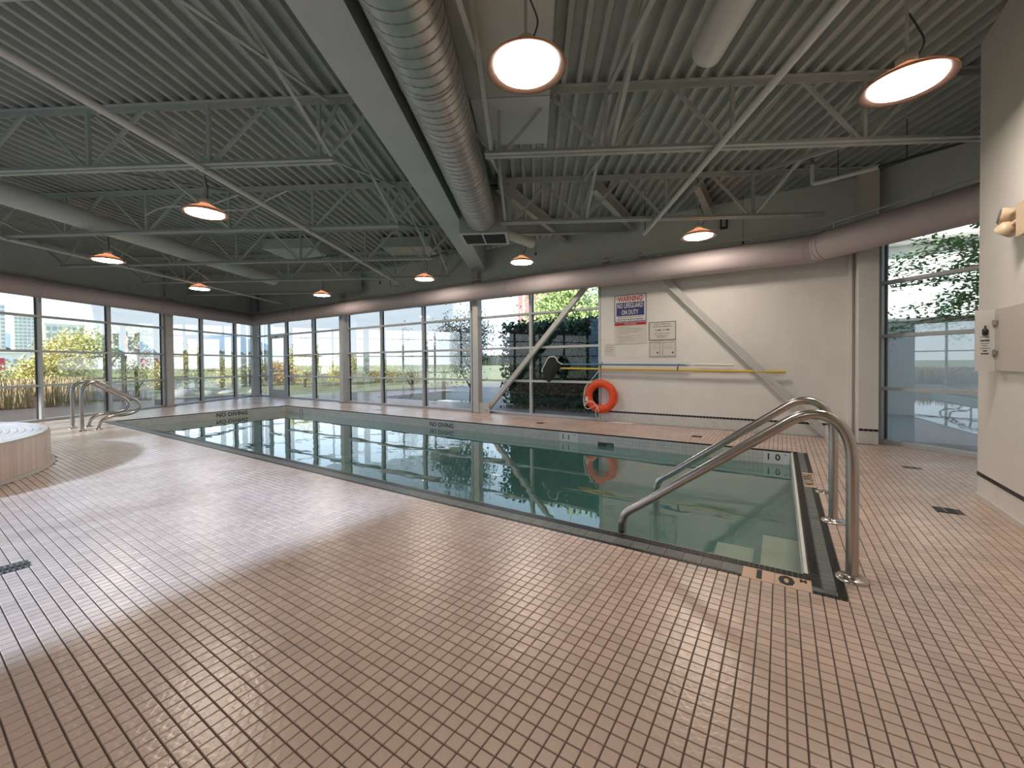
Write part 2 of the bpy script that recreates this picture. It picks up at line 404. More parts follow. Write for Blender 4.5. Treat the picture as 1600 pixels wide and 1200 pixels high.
for xx in (.256, .277): band('black_mosaic', xx, xx + .0195, 2.752, 5.0, .0278, 'y', m_black_tile, kind='stuff')
for xx in (.256, .277): band('black_mosaic', xx, xx + .0195, 5.62, 6.82, .0278, 'y', m_black_tile, kind='stuff')
# water-side bullnose row: nearest 300 one by one
cm = MB(); hw = .0128
cm.add([(-hw, 0, -.03), (hw, 0, -.03), (hw, 0, 0), (-hw, 0, 0), (hw, .074, -.002), (-hw, .074, -.002), (hw, .090, -.014), (-hw, .090, -.014), (hw, .092, -.05), (-hw, .092, -.05)],
       [(3, 2, 4, 5), (5, 4, 6, 7), (7, 6, 8, 9), (0, 3, 5, 7, 9), (1, 8, 6, 4, 2), (0, 1, 2, 3)])
nosing0 = cm.build('coping_tile', m_black_tile); nosing0.parent = pool
cme = nosing0.data; nosing0.location = Vec((.10, 2.864, 0)) - pool.location
for j in range(1, 300): o = bpy.data.objects.new('coping_tile', cme); COL.objects.link(o); o.parent = pool; o.location = Vec((.10 - j * .0279, 2.864, 0)) - pool.location
b = MB()
for j in range(300, 462):
    x = .10 - j * .0279; b.add([(x + v.co.x, 2.864 + v.co.y, v.co.z) for v in cme.vertices], [tuple(p.vertices) for p in cme.polygons])
ob = b.build('coping_tile', m_black_tile, pool); ob['kind'] = 'stuff'
box('coping_end', m_black_tile, pool, .114, .194, 2.76, 2.955, -.03, -.0015)
# far and left lining tiles
def lining(x0, x1, fixed, axis):
    bed = MB(); t = MB(); z0, z1 = -.30, -.016; n = round((x1 - x0) / LAT); st = (x1 - x0) / n
    for r in range(5):
        za = z1 - r * .0557; zb_ = za - .0557
        for i in range(n):
            p, q = x0 + i * st + .0013, x0 + (i + 1) * st - .0013
            if axis == 'x': t.box(p, q, fixed - .003, fixed + .004, zb_ + .0013, za - .0013)
            else: t.box(fixed - .004, fixed + .003, p, q, zb_ + .0013, za - .0013)
    ob = t.build('lining_tile', m_white_tile, pool); ob['kind'] = 'stuff'
    if axis == 'x': bed.box(x0, x1, fixed, fixed + .006, -.34, z1)
    else: bed.box(fixed - .006, fixed, x0, x1, -.34, z1)
    bed.build('tile_bed', m_wgrout, pool)
lining(PX0, PX1, PY1, 'x'); lining(PY0, PY1, PX0, 'y')
band('edge_tile', PX0 - .02, .19, 6.797, 6.835, LAT, 'x', m_black_tile, kind='stuff', zt=.001, zb=-.016)
band('edge_tile', PX0 - .022, PX0 + .004, 2.93, 6.80, LAT, 'y', m_black_tile, kind='stuff', zt=.001, zb=-.016)
# steps
for k, (xa, xb, z) in enumerate([(-.185, PX1, -.35), (-.56, -.185, -.50), (-.93, -.56, -.65)]):
    yb_ = 4.45
    box('step', m_step, pool, xa, xb, PY0, yb_, ZF, z)
    b = MB(); n = 27
    for i in range(n):
        y = PY0 + i * (yb_ - PY0) / n; b.box(xa - .002, xa + .05, y + .001, y + (yb_ - PY0) / n - .001, z - .03, z + .003)
    n = max(3, round((xb - xa) / .056)) 
    for i in range(n):
        x = xa + .05 + i * (xb - xa - .05) / n; b.box(x + .001, x + (xb - xa - .05) / n - .001, yb_ - .03, yb_ + .003, z - .03, z + .003)
    ob = b.build('nosing', m_black_tile, pool); ob['kind'] = 'stuff'
wt = MB(); wt.box(PX0 + .001, PX1 - .001, PY0 + .002, PY1 - .0035, ZF + .001, ZW)
tag(wt.build('pool_water', m_water), 'still teal water filling the long indoor pool, mirroring the windows', 'water')
# depth and warning markings
XR = (1, 0, 0); ZU = (0, 0, 1)
pd = box('depth_pad', m_pad, pool, PADX0, -.030, 2.718, 2.862, -.02, .0005); pd2 = box('depth_pad', m_pad, pool, -.027, PADX1, 2.718, 2.862, -.02, .0005)
text('numeral', '1', .150, m_ink, pool, (-.105, 2.787, .0015), XR, (0, 1, 0), bold=.006)
text('numeral', '0', .150, m_ink, pool, (.028, 2.787, .0015), XR, (0, 1, 0), bold=.006)
text('letter', 'M', .045, m_ink, pool, (.108, 2.83, .0015), XR, (0, 1, 0), bold=.002)
FY = PY1 - .0045
def far_text(s_, x, z, size): text('marking', s_, size, m_ink, pool, (x, FY, z), XR, ZU, bold=size * .02)
for nm, x0, x1 in (('depth_pad', -.21, .10), ('depth_pad', -3.40, -3.04)): box(nm, m_white, pool, x0, x1, PY1 - .004, PY1 + .001, -.183, -.018)
far_text('1', -.145, -.098, .125); far_text('0', -.035, -.098, .125); text('marking', 'M', .04, m_ink, pool, (.055, FY, -.055), XR, ZU)
far_text('1', -3.33, -.105, .125); far_text('1', -3.22, -.105, .125); text('marking', 'M', .04, m_ink, pool, (-3.10, FY, -.06), XR, ZU)
far_text('NO DIVING', -6.32, -.12, .135); far_text('1 2', -11.9, -.12, .15); text('marking', 'M', .05, m_ink, pool, (-11.68, FY, -.06), XR, ZU)
text('marking', 'NO DIVING', .15, m_ink, pool, (PX0 + .006, 5.33, -.105), (0, 1, 0), ZU, bold=.003)
box('depth_pad', m_pad, pool, .198, .298, 5.0, 5.62, -.02, .0006)
text('marking', 'NO DIVING', .125, m_ink, pool, (.248, 5.31, .0016), (0, 1, 0), (-1, 0, 0), sx=.75)
t = thing('inlet_fitting', 'dark rectangular inlet cover on the far pool wall below the signs', 'inlet', (-2.52, 6.79, -.17))
box('cover', m_grate, t, -2.66, -2.38, 6.785, 6.80, -.21, -.135); box('slot', m_band, t, -2.50, -2.40, 6.782, 6.786, -.195, -.155)
t = thing('deck_lid', 'flat oval metal lid lying at the pool corner edge beside the rails', 'lid', (.33, 4.83, 0))
MB().lathe([(0, .012), (.055, .012), (.06, .008), (.062, 0)], (.335, 4.86, 0), 24).build('lid_plate', m_steel, t)

# ------------------------------------------------------------------ walls
T = .22
wb = struct(MB().box(-3.20, 1.3, YB, YB + T, -.3, ZD).box(-19, -3.20, YB, YB + T, 3.06, ZD).build('wall_back', m_wall))
ub = struct(MB().box(-17.9, 1.25, YB - .006, YB, 3.0, ZD).build('trim_1', m_upper))
q = [UL, UL - T]
def ubox(mb, u0, u1, v0, v1, z0, z1):
    ps = [W(u0, v0, 0), W(u1, v0, 0), W(u1, v1, 0), W(u0, v1, 0)]; mb.prism([(p.x, p.y) for p in ps], z0, z1); return mb
VC = 16.19
struct(ubox(MB(), UL - T, UL, -.6, VC + .2, 3.06, ZD).build('wall_left', m_upper))
def tbox(mb, s0, s1, n0, n1, z0, z1):
    ps = [A3 + T3 * s0 + N3 * n0, A3 + T3 * s1 + N3 * n0, A3 + T3 * s1 + N3 * n1, A3 + T3 * s0 + N3 * n1]
    mb.prism([(p.x, p.y) for p in ps], z0, z1); return mb
struct(tbox(tbox(MB(), -.12, 4.4, 0, T, 3.06, ZD), 0, 4.4, 0, T, -.3, 0).build('wall_corner', m_upper))
wr = struct(MB().box(1.51, 4.6, -6, 5.48, -.3, ZD).build('wall_right', m_wall))
struct(MB().box(-2.56, -2.44, -6, -.55, -.3, ZD).build('wall_partition', m_wall))  # unseen wall, placed so its end makes the floor's straight sun edge
struct(MB().box(-2.5, 1.6, -6.2, -6, -.3, ZD).box(-9.8, -2.5, -6.2, -6, 3.9, ZD).build('wall_near', m_wall))
# back corner pilaster with a thin side strip
struct(MB().box(.97, 1.2, 7.985, YB, 0, ZD).build('column_corner', m_wall))
struct(MB().box(.885, .93, 8.30, YB, 0, 3.2).build('trim_2', m_wall))
# tiled wainscot: black dado tiles one by one, white tiles below joined
def dado(parent, p0, d, n_, length, single):
    p0 = Vec(p0); d = Vec(d).normalized(); nn = Vec(n_).normalized(); n = int(length / LAT)
    ref = MB().bar(-d * (LAT / 2 - .0022), d * (LAT / 2 - .0022), .008, .034).build('dado_tile', m_black_tile, parent)
    ref.location = p0 + d * LAT / 2 + Vec((0, 0, .212))
    whites = MB()
    for i in range(n):
        c = p0 + d * (i + .5) * LAT
        if i: o = bpy.data.objects.new('dado_tile', ref.data); COL.objects.link(o); o.parent = parent; o.location = c + Vec((0, 0, .212))
        if single:
            for r in range(4):
                z = .004 + r * .0475 + .0235
                whites.bar(c - d * (LAT / 2 - .001) + Vec((0, 0, z)), c + d * (LAT / 2 - .001) + Vec((0, 0, z)), .006, .0455)
    whites.bar(p0 + Vec((0, 0, .212)), p0 + d * length + Vec((0, 0, .212)), .004, .040)
    ob = whites.build('base_tile', m_white_tile, parent); ob['kind'] = 'stuff'
dado(wb, (-3.17, YB - .002, 0), (1, 0, 0), (0, -1, 0), 4.05, True)
dado(wb, (.975, 7.982, 0), (1, 0, 0), (0, -1, 0), .224, True)
dado(wr, (1.508, 5.475, 0), (0, -1, 0), (-1, 0, 0), 2.6, False)
struct(MB().box(1.494, 1.512, -1, 5.485, 0, .03).build('baseboard_right', m_white_tile))

# ------------------------------------------------------------------ ceiling: fluted steel roof deck running along V
cm_ = MB(); P = .1545; dh = .068; u = -11.6
def vlim(u):
    hi = (YB + .15 - U.y * u) / V.y
    # corner wall: (X-A).N < .15
    den = V.dot(N3)
    if u > 4.4 and abs(den) > 1e-4:
        hi = min(hi, (.15 + A3.dot(N3) - U.dot(N3) * u) / den)
    lo = (-6.2 - U.y * u) / V.y
    return lo, hi
prof = []
k = 0
while u < 6.6:
    prof += [(u, 0), (u + .045, 0), (u + .062, dh), (u + P - .017, dh)]; u += P
vs, fs = [], []
for (pu, pz_) in prof:
    lo, hi = vlim(pu); vs += [W(pu, lo, ZD + pz_), W(pu, hi, ZD + pz_)]
fs = [(2 * i, 2 * i + 1, 2 * i + 3, 2 * i + 2) for i in range(len(prof) - 1)]
cm_.add(vs, fs)
ceil = struct(cm_.build('ceiling', m_deck))
struct(MB().prism([(-19.3, -6.3), (5.3, -6.3), (5.3, 9.0), (-19.3, 9.0)], ZD + dh + .004, ZD + .2).build('roof_light_block', m_deck))  # unseen slab added above the deck to block sky light

# ------------------------------------------------------------------ steel joists
JV = [2.25, 4.33, 6.43, 8.47, 10.32]
def joist(v, segs, label):
    t = thing('roof_joist', label, 'joist', W(segs[0][0], v, ZD), 'open-web steel roof joists')
    for (b0, b1, t0, t1, bn, tn, extra) in segs:
        for s_ in (-1, 1):
            c = MB(); o_ = V * (s_ * .014)
            c.bar(W(b0, v, 3.418) + o_ + V * s_ * .024, W(b1, v, 3.418) + o_ + V * s_ * .024, .048, .007)
            c.bar(W(b0, v, 3.443) + o_, W(b1, v, 3.443) + o_, .007, .052)
            c.build('bottom_chord', m_joist, t)
        c = MB()
        for s_ in (-1, 1):
            o_ = V * (s_ * .008)
            c.bar(W(t0, v, ZD - .006) + o_ + V * s_ * .022, W(t1, v, ZD - .006) + o_ + V * s_ * .022, .046, .007)
            c.bar(W(t0, v, ZD - .035) + o_, W(t1, v, ZD - .035) + o_, .007, .065)
        c.build('top_chord', m_joist, t)
        for u in bn:                                   # verticals
            if u not in (b0, b1): bar('web_post', m_joist, t, W(u, v, 3.44), W(u, v, ZD - .03), .036, .034, up=V)
        for ub_, ut in extra: bar('web_diagonal', m_joist, t, W(ub_, v, 3.445), W(ut, v, ZD - .04), .034, .03, up=V)
LB = [-9.1, -7.7, -6.3, -4.9, -3.51, -2.28]
def left_web():
    e = []
    for b in LB: e += [(b + .04, b + .66), (b - .04, b - .66)]
    e = [x for x in e if x[1] < -1.75 or True]
    e[-2] = (-2.22, -1.60)
    return e + [(-2.34, -2.06), (-10.2, -9.8), (-10.2, -10.9)]
RB = [-.35, .75, 2.02, 3.3]
def right_web(umax):
    e = []
    for b in RB:
        if b > umax: continue
        e += [(b + .04, b + .6), (b - .04, b - .6 if b > 0 else -1.0)]
    return e
ordn = ['nearest', 'second', 'third', 'fourth', 'fifth']
lefts = (-10.3, -2.12, -11.25, -1.56, LB, None, left_web())
for k, v in enumerate(JV):
    umax_l = -11.25
    joist(v, [lefts], f'{["nearest", "second nearest", "middle", "second farthest", "farthest"][k]} grey open-web roof joist left of the big ceiling beam')
for k, v in enumerate(JV[:3]):
    t1 = [3.0, 4.9, 5.1][k]; b1 = [3.0, 4.8, 4.33][k]
    joist(v, [(-.5, b1, -1.19, t1, [x for x in RB if x < b1], None, right_web(b1))],
          f'{["nearest", "second nearest", "farthest"][k]} grey open-web roof joist right of the big ceiling beam')
def brace(u, v0, v1, label):
    t = thing('cross_bridging', label, 'bracing', W(u, v0, 3.44), 'crossed angle bars between the roof joists')
    MB().angle(W(u, v0, 3.45), W(u, v1, 4.03), .036).build('angle_bar', m_joist, t)
    MB().angle(W(u + .03, v0, 4.03), W(u + .03, v1, 3.45), .036).build('angle_bar', m_joist, t)
where = {-2.16: 'just left of the big beam', -.46: 'just right of the spiral duct', .78: 'right of the spiral duct', 3.3: 'near the right wall', -4.9: 'above the pool middle', -8.4: 'near the left windows'}
gaps = ['first', 'second', 'third', 'fourth']
for u in where:
    for k in range(4):
        if u > -1 and k > 1: continue
        if u in (-4.9, -8.4, 3.3) and k == 0: continue
        brace(u, JV[k] + .04, JV[k + 1] - .04, f'crossed grey angle bars in the {gaps[k]} joist gap, {where[u]}')
def ibeam(name, p, q, z0, z1, w_, m_, label, cat='beam'):
    p = Vec(p); q = Vec(q); t = thing(name, label, cat, (p.x, p.y, z1))
    for z in (z0 + .006, z1 - .006): bar('flange', m_, t, (p.x, p.y, z), (q.x, q.y, z), w_, .012)
    bar('web', m_, t, (p.x, p.y, (z0 + z1) / 2), (q.x, q.y, (z0 + z1) / 2), .01, z1 - z0 - .024)
    return t
t = thing('main_beam', 'wide pale grey boxed ceiling beam running away beside the spiral duct', 'beam', W(-1.375, 5, ZD))
bm = MB(); vv = (YB - U.y * -1.375) / V.y
ubox(bm, -1.56, -1.19, -1, vv, 3.555, 3.57); ubox(bm, -1.56, -1.545, -1, vv, 3.57, ZD - .012); ubox(bm, -1.205, -1.19, -1, vv, 3.57, ZD - .012)
bm.build('boxed_section', m_beam, t)
ibeam('steel_beam', W(-.65, 8.46, 0), W(1.9, 8.46, 0), 3.86, ZD, .12, m_joist, 'short grey steel beam crossing above the lamp right of the plenum box')
ibeam('steel_beam', W(-10.9, 12.45, 0), W(-5.3, 12.45, 0), 3.46, ZD, .16, m_joist, 'long deep grey steel beam across the far left ceiling corner')
for (a, b_, lb) in [((-3.62, 5.2), (-3.95, 8.36), 'left'), ((-2.42, 6.05), (-2.5, 8.36), 'middle'), ((-1.08, 6.8), (-1.08, 8.36), 'right')]:
    ibeam('outrigger_beam', (*a, 0), (*b_, 0), 3.89, ZD, .10, m_joist, f'{lb} of three short grey beams running from joist to back wall')

# ------------------------------------------------------------------ windows
def window(n, verts, top, P0, d, nrm, rows=(.82, 1.61, 2.41), mw=.055, md=.12, sill=.05, gl=None):
    gl = gl or m_glass
    """verts: positions along d; nrm points into the room"""
    P0 = Vec(P0); d = Vec(d); nrm = Vec(nrm)
    r = sroot(f'window_{n}', P0 + d * (verts[0] + verts[-1]) / 2)
    def at(s_, z, off=0): return P0 + d * s_ + nrm * off + Vec((0, 0, z))
    for s_ in verts:
        bar('mullion', m_alu, r, at(s_, 0, .0), at(s_, top, .0), mw, md, up=nrm)
        g = MB().bar(at(s_ - mw / 2 - .006, 0, -.035), at(s_ - mw / 2 - .006, top, -.035), .012, .04, up=nrm)
        g.bar(at(s_ + mw / 2 + .006, 0, -.035), at(s_ + mw / 2 + .006, top, -.035), .012, .04, up=nrm)
        g.build('gasket', m_gasket, r)
    zs = [0] + list(rows) + [top]
    for a, b_ in zip(verts[:-1], verts[1:]):
        for z in rows: bar('transom', m_alu, r, at(a + mw / 2, z), at(b_ - mw / 2, z), md, .05)
        bar('sill', m_alu, r, at(a + mw / 2, sill / 2), at(b_ - mw / 2, sill / 2), md, sill)
        bar('header', m_alu, r, at(a + mw / 2, top - .03), at(b_ - mw / 2, top - .03), md, .06)
        for z0, z1 in zip(zs[:-1], zs[1:]):
            bar('pane', gl, r, at(a + mw / 2, (z0 + z1) / 2, -.04), at(b_ - mw / 2, (z0 + z1) / 2, -.04), .006, z1 - z0 - .05)
    return r
window(1, [-.4, 1.25, 2.85, 4.45, 6.05, 7.5, 8.87, 10.42, 12.03], 3.06, U * (UL - .06), V, U)
window(2, [12.18, 13.5, 15.09, 16.08], 3.06, U * (UL - .06), V, U)
window(3, [-13.87, -12.1], 3.06, (0, YB + .06, 0), (1, 0, 0), (0, -1, 0))
window(4, [-15.68, -13.92], 3.06, (0, YB + .06, 0), (1, 0, 0), (0, -1, 0))
window(5, [-17.80, -16.92], 3.06, (0, YB + .06, 0), (1, 0, 0), (0, -1, 0))
window(6, [-11.92, -10.26, -8.48, -6.73], 3.06, (0, YB + .06, 0), (1, 0, 0), (0, -1, 0))
window(7, [-6.60, -4.95, -3.235], 3.06, (0, YB + .06, 0), (1, 0, 0), (0, -1, 0))
window(8, [.03, 1.30, 2.6, 4.3], 3.06, A3 + N3 * .06, T3, -N3, gl=m_glass2)
window(9, [-9.6, -8.0, -6.4, -4.6, -2.6], 3.9, (0, -6.06, 0), (1, 0, 0), (0, 1, 0), gl=m_glass3)  # out-of-view window, full height and blue glass chosen for the floor patch
# glazed exit door in the far corner
d = sroot('door_1', (-16.3, YB, 0))
for a, b_ in ((-16.88, -16.80), (-15.80, -15.72)): box('door_stile', m_alu, d, a, b_, YB - .01, YB + .10, 0, 2.38)
box('door_rail', m_alu, d, -16.80, -15.80, YB, YB + .08, 0, .30); box('door_rail', m_alu, d, -16.80, -15.80, YB, YB + .08, 2.28, 2.38); box('door_frame', m_alu, d, -16.9, -15.7, YB, YB + .1, 2.38, 2.45)
box('door_frame', m_alu, d, -16.9, -15.7, YB, YB + .1, 3.0, 3.06)
bar('pane', m_glass, d, (-16.8, YB + .04, 1.29), (-15.8, YB + .04, 1.29), .006, 1.98); bar('pane', m_glass, d, (-16.9, YB + .04, 2.73), (-15.7, YB + .04, 2.73), .006, .54)
tube('push_bar', m_steel, d, [(-16.85, YB - .05, 1.05), (-15.75, YB - .05, 1.05)], .02); box('door_closer', m_alu, d, -16.6, -16.3, YB - .06, YB, 2.30, 2.36)
# columns
def column(c, sz, label, h=ZD):
    t = thing('steel_column', label, 'column', (c[0], c[1], 0), 'square steel columns along the windows')
    x, y = c
    MB().box(x - sz / 2, x + sz / 2, y - sz / 2, y + sz / 2, .012, h).build('shaft', m_col, t)
    MB().box(x - sz * .75, x + sz * .75, y - sz * .75, y + sz * .75, 0, .012).build('base_plate', m_rust, t)
    for sx in (-1, 1):
        for sy in (-1, 1): MB().lathe([(0, .028), (.012, .028), (.012, 0)], (x + sx * sz * .62, y + sy * sz * .62, .008), 6).build('anchor_bolt', m_steel, t)
pc = W(UL + .085, 12.1, 0); column((pc.x, pc.y), .17, 'grey square steel column between the two left window bays')
pc = W(UL + .12, 15.9, 0); column((pc.x, pc.y), .18, 'grey square steel column at the far corner beside the glazed door')
column((-12.0, YB - .085), .17, 'grey square steel column in the middle of the back windows')
column((-6.46, YB - .085), .17, 'pale square steel column with the diagonal brace at its foot')
# diagonal braces
t = thing('diagonal_brace', 'pale steel tube brace rising right from the column foot across the windows', 'brace', (-6.15, 8.2, 0))
bar('brace_tube', m_col, t, (-6.23, 8.32, .02), (-3.02, 8.32, 3.40), .10, .10, up=(0, 1, 0))
MB().prism([(-6.38, 8.24), (-6.05, 8.24), (-6.05, 8.26), (-6.38, 8.26)], 0, .26).build('gusset_plate', m_col, t)
for z in (.08, .17): tube('bolt', m_rust, t, [(-6.22 + z, 8.22, z), (-6.22 + z, 8.245, z)], .013, 6)
t = thing('diagonal_brace', 'pale steel brace descending right across the white wall beside the signs', 'brace', (.5, 8.2, 0))
bar('brace_tube', m_col, t, (-2.38, 8.32, 3.40), (.66, 8.32, .03), .10, .12, up=(0, 1, 0))
bar('brace_lip', m_wall, t, (-2.42, 8.262, 3.36), (.60, 8.262, .0), .012, .018, up=(0, 1, 0))
MB().box(.60, .87, 8.24, 8.36, 0, .20).build('foot_plate', m_wall, t)
tube('bolt', m_rust, t, [(.74, 8.22, .17), (.74, 8.245, .17)], .014, 6)

# ------------------------------------------------------------------ perimeter duct above the windows
ZC = 3.0; RD = .215
cn = W(-10.93, 15.62, ZC); cn = Vec((cn.x, 8.0, ZC))
pA = W(-10.93, -.2, ZC); pB = Vec((.44, 8.0, ZC)); pE = pB + Vec((T3.x, T3.y, 0)) * 4.0
t = thing('perimeter_duct', 'long round mauve painted air duct running above all the windows', 'duct', cn)
def duct_run(p, q): tube('duct_run', m_fduct, t, [p, q], RD, 40)
dl = (cn - pA).normalized()
duct_run(pA, cn - dl * .25); duct_run(cn + Vec((.25, 0, 0)), pB - Vec((.14, 0, 0))); duct_run(pB + Vec((T3.x, T3.y, 0)) * .14, pE)
tube('elbow', m_fduct, t, round_path([cn - dl * .27, cn, cn + Vec((.27, 0, 0))], .2, 3), RD + .003, 40, caps=False)
tube('elbow', m_fduct, t, round_path([pB - Vec((.16, 0, 0)), pB, pB + Vec((T3.x, T3.y, 0)) * .16], .12, 3), RD + .003, 40, caps=False)
def ringat(p, dd): dd = Vec(dd); tube('joint_band', m_fduct, t, [p - dd * .012, p + dd * .012], RD + .008, 40)
for p, dd in [(cn - dl * .27, dl), (cn + Vec((.27, 0, 0)), (1, 0, 0)), (pB - Vec((.17, 0, 0)), (1, 0, 0)), (pB - Vec((.08, 0, 0)), (1, 0, 0)), (pB + T3 * .1, T3), (pB + T3 * .17, T3), (pB + T3 * .02, T3)]: ringat(p, dd)
for p, q, dd in ((cn, pB, Vec((1, 0, 0))),):
    L_ = (q - p).length
    for k in range(1, 6): ringat(p + dd * (L_ * k / 6 + .2), dd)
for k in range(1, 6): ringat(pA + dl * (2.9 * k), dl)
# service rail on brackets over the duct
zr = ZC + RD + .075
t = thing('service_rail', 'thin pale rail on small brackets following the top of the mauve duct', 'rail', (cn.x, cn.y, zr))
o1 = Vec((0, -.02, 0))
RA = [pA + U * .03, cn, pB, pE]
for a, b_ in zip(RA[:-1], RA[1:]):
    a = Vec((a.x, a.y, zr)); b_ = Vec((b_.x, b_.y, zr)); bar('rail', m_white, t, a, b_, .03, .018)
    L_ = (b_ - a).length; dd = (b_ - a) / L_; n = int(L_ / .58)
    for k in range(n):
        c = a + dd * (.3 + k * .58); bar('bracket', m_white, t, c + Vec((0, 0, .005)), c - Vec((0, 0, .085)), .022, .03, up=dd)

# ------------------------------------------------------------------ spiral duct with plenum box
uD, zD_, rD = -.835, 3.605, .255
t = thing('spiral_duct', 'large galvanized spiral duct running beside the beam into a plenum box', 'duct', W(uD, 6.6, zD_))
tube('duct_body', m_galv, t, [W(uD, .2, zD_), W(uD, 6.62, zD_)], rD, 48)
hel = []
nt_ = 58
for i in range(nt_ * 24):
    an = 2 * math.pi * i / 24; v = .9 + i / 24 * .098
    if v > 6.5: break
    hel.append(W(uD, v, zD_) + U * math.cos(an) * (rD + .001) + Vec((0, 0, math.sin(an) * (rD + .001))))
tube('spiral_seam', m_seam, t, hel, .004, 5)
hel2 = [h + V * .012 for h in hel]
tube('spiral_seam', m_galv, t, hel2, .0035, 5)
for v in (3.3, 5.05, 5.75, 6.52): tube('joint_band', m_galv, t, [W(uD, v - .02, zD_), W(uD, v + .02, zD_)], rD + .009, 48)
pm = MB(); ubox(pm, -1.19, -.42, 6.6, 7.18, 3.34, ZD - .02); pm.build('plenum_box', m_joist, t)
gr = MB()
for a in ((-1.19, -1.15, 6.58, 7.2), (-.46, -.42, 6.58, 7.2), (-1.15, -.46, 6.58, 6.62), (-1.15, -.46, 7.16, 7.2), (-.83, -.81, 6.62, 7.16)): ubox(gr, *a, 3.315, 3.34)
gr = gr.build('grille_frame', m_white, t)
gs = MB()
for k in range(14): ubox(gs, -1.15, -.46, 6.64 + k * .037, 6.652 + k * .037, 3.322, 3.338)
gs.build('grille_slats', m_grate, gr)
tube('branch_duct', m_pipe, t, [W(-.5, 7.1, 3.48), W(-.02, 7.55, 3.42)], .085, 20)
# white duct stub overhead, fat white duct at left, boxed duct
t = tag(tube('supply_duct', m_pipe, None, round_path([W(1.34, 3.28, 3.62), W(1.34, 1.8, 3.62), W(1.34, .3, 3.62)], .3), .115, 24), 'white round duct stub with closed end at the top of the frame', 'duct')
tag(tube('supply_duct', m_pipe, None, [W(-7.34, .6, 3.66), W(-7.34, 11.3, 3.66)], .155, 28), 'fat white round duct threaded through the joists over the left deck', 'duct')
t = thing('boxed_duct', 'flat pale rectangular duct section above the round lamp near the beam', 'duct', W(-.4, 3.6, 3.9))
b = MB(); ubox(b, -.62, .17, 4.12, 5.0, 3.88, ZD - .01); b.build('duct_section', m_beam, t)
b = MB(); ubox(b, -.66, .165, 1.6, 4.10, 3.875, ZD - .01); b.build('duct_section', m_joist, t)
# left return boxes between joists
for a, lb in (((-6.1, -4.95, 9.0, 9.9), 'pale rectangular ceiling duct panel between joists left of centre'), ((-3.4, -2.3, 9.1, 9.8), 'dark grey boxed duct between joists above the far lamps')):
    b = MB(); ubox(b, *a, 3.86, ZD - .01); tag(b.build('boxed_duct', m_beam if a[0] < -5 else m_joist), lb, 'duct')

# sprinkler mains and conduits
def pipe(pts, r, label, name='sprinkler_pipe', m_=m_pipe, clamps=()):
    t = thing(name, label, 'pipe', pts[0])
    tube('pipe_run', m_, t, round_path(pts, .05), r, 14)
    for c in clamps:
        c = Vec(c); MB().bar(c, c + Vec((0, 0, .06)), r * 2.6, .03, up=V).build('pipe_clamp', m_joist, t)
    return t
t = pipe([W(-3.58, 1.2, 3.385), W(-3.58, 11.2, 3.385)], .032, 'grey sprinkler pipe clamped under the joists over the near pool edge', clamps=[W(-3.58, v, 3.36) for v in JV])
pipe([W(-8.76, 1.2, 3.385), W(-8.76, 14.0, 3.385)], .030, 'grey sprinkler pipe clamped under the joists near the left windows', clamps=[W(-8.76, v, 3.36) for v in JV])
t = pipe([W(1.84, 1.2, 3.375), W(1.84, 7.0, 3.375)], .030, 'pale sprinkler pipe crossing under the right joists toward the signs', clamps=[W(1.84, v, 3.36) for v in JV[:3]])
tube('hanger_rod', m_grate, t, [W(1.84, 6.95, 3.38), W(1.84, 6.95, ZD)], .006, 6)
for k, (c, lb) in enumerate([(W(-3.58, 11.15, 3.385), 'small grey pipe loop hanging at the end of the middle sprinkler pipe'), (W(-8.76, 13.9, 3.385), 'small grey pipe loop at the end of the left sprinkler pipe')]):
    pipe([c, c - U * .35 + Vec((0, 0, 0)), c - U * .35 + Vec((0, 0, .28))], .014, lb, 'drain_pipe', m_joist)
t = thing('sprinkler_pipe', 'short white drop pipe and dark branch near the right wall duct', 'pipe', (.42, 6.2, 3.5))
tube('drop_pipe', m_pipe, t, round_path([(.35, 6.9, 3.9), (.35, 6.9, 3.62), (1.0, 6.75, 3.62)], .05), .026, 14)
tube('branch_pipe', m_grate, t, [(1.0, 6.75, 3.62), (1.75, 6.6, 3.66)], .016, 10)
for x, y in ((.62, 6.85), (1.25, 6.7)): tube('hanger_rod', m_grate, t, [(x, y, 3.63), (x, y, ZD)], .005, 6)
MB().lathe([(.03, 0), (.034, .03), (.02, .06), (.01, .1)], (.35, 6.9, 3.88), 12).build('sprinkler_head', m_steel, t)
# flexible conduits and small hanging items
for pts, lb in [([W(-4.9, 6.3, 3.7), W(-4.5, 6.4, 3.75), W(-4.2, 6.4, 3.9), W(-3.9, 6.4, 4.02)], 'curved white flexible conduit above the copper lamp on the left'),
                ([W(-6.1, 6.2, 3.62), W(-5.9, 6.35, 3.8), W(-5.3, 6.4, 3.82), W(-4.7, 6.4, 3.98)], 'drooping white conduit strung along the joist over the left deck')]:
    tag(tube('flexible_conduit', m_pipe, None, catmull(pts), .013, 8), lb, 'conduit')
for x, y, z0, z1, lb in [(-.55, 8.2, 3.0, 3.9, 'thin black sensor wire hanging before the back wall by the right lamp'), (-4.62, 8.1, 3.4, 4.05, 'thin black hanging wire with a dark box right of the plenum'),
                         (-9.3, 7.6, 3.2, 3.62, 'thin black hanging wire beside the far left lamp')]:
    t = thing('hanging_wire', lb, 'wire', (x, y, z1)); tube('wire', m_grate, t, [(x, y, z0 + .32), (x, y, ZD)], .004, 6); MB().box(x - .015, x + .015, y - .015, y + .015, z0 + .27, z0 + .33).build('sensor_tip', m_grate, t)
t = thing('speaker_box', 'small dark box fixed high on the back wall between joists', 'speaker', (-1.0, 8.3, 3.75))
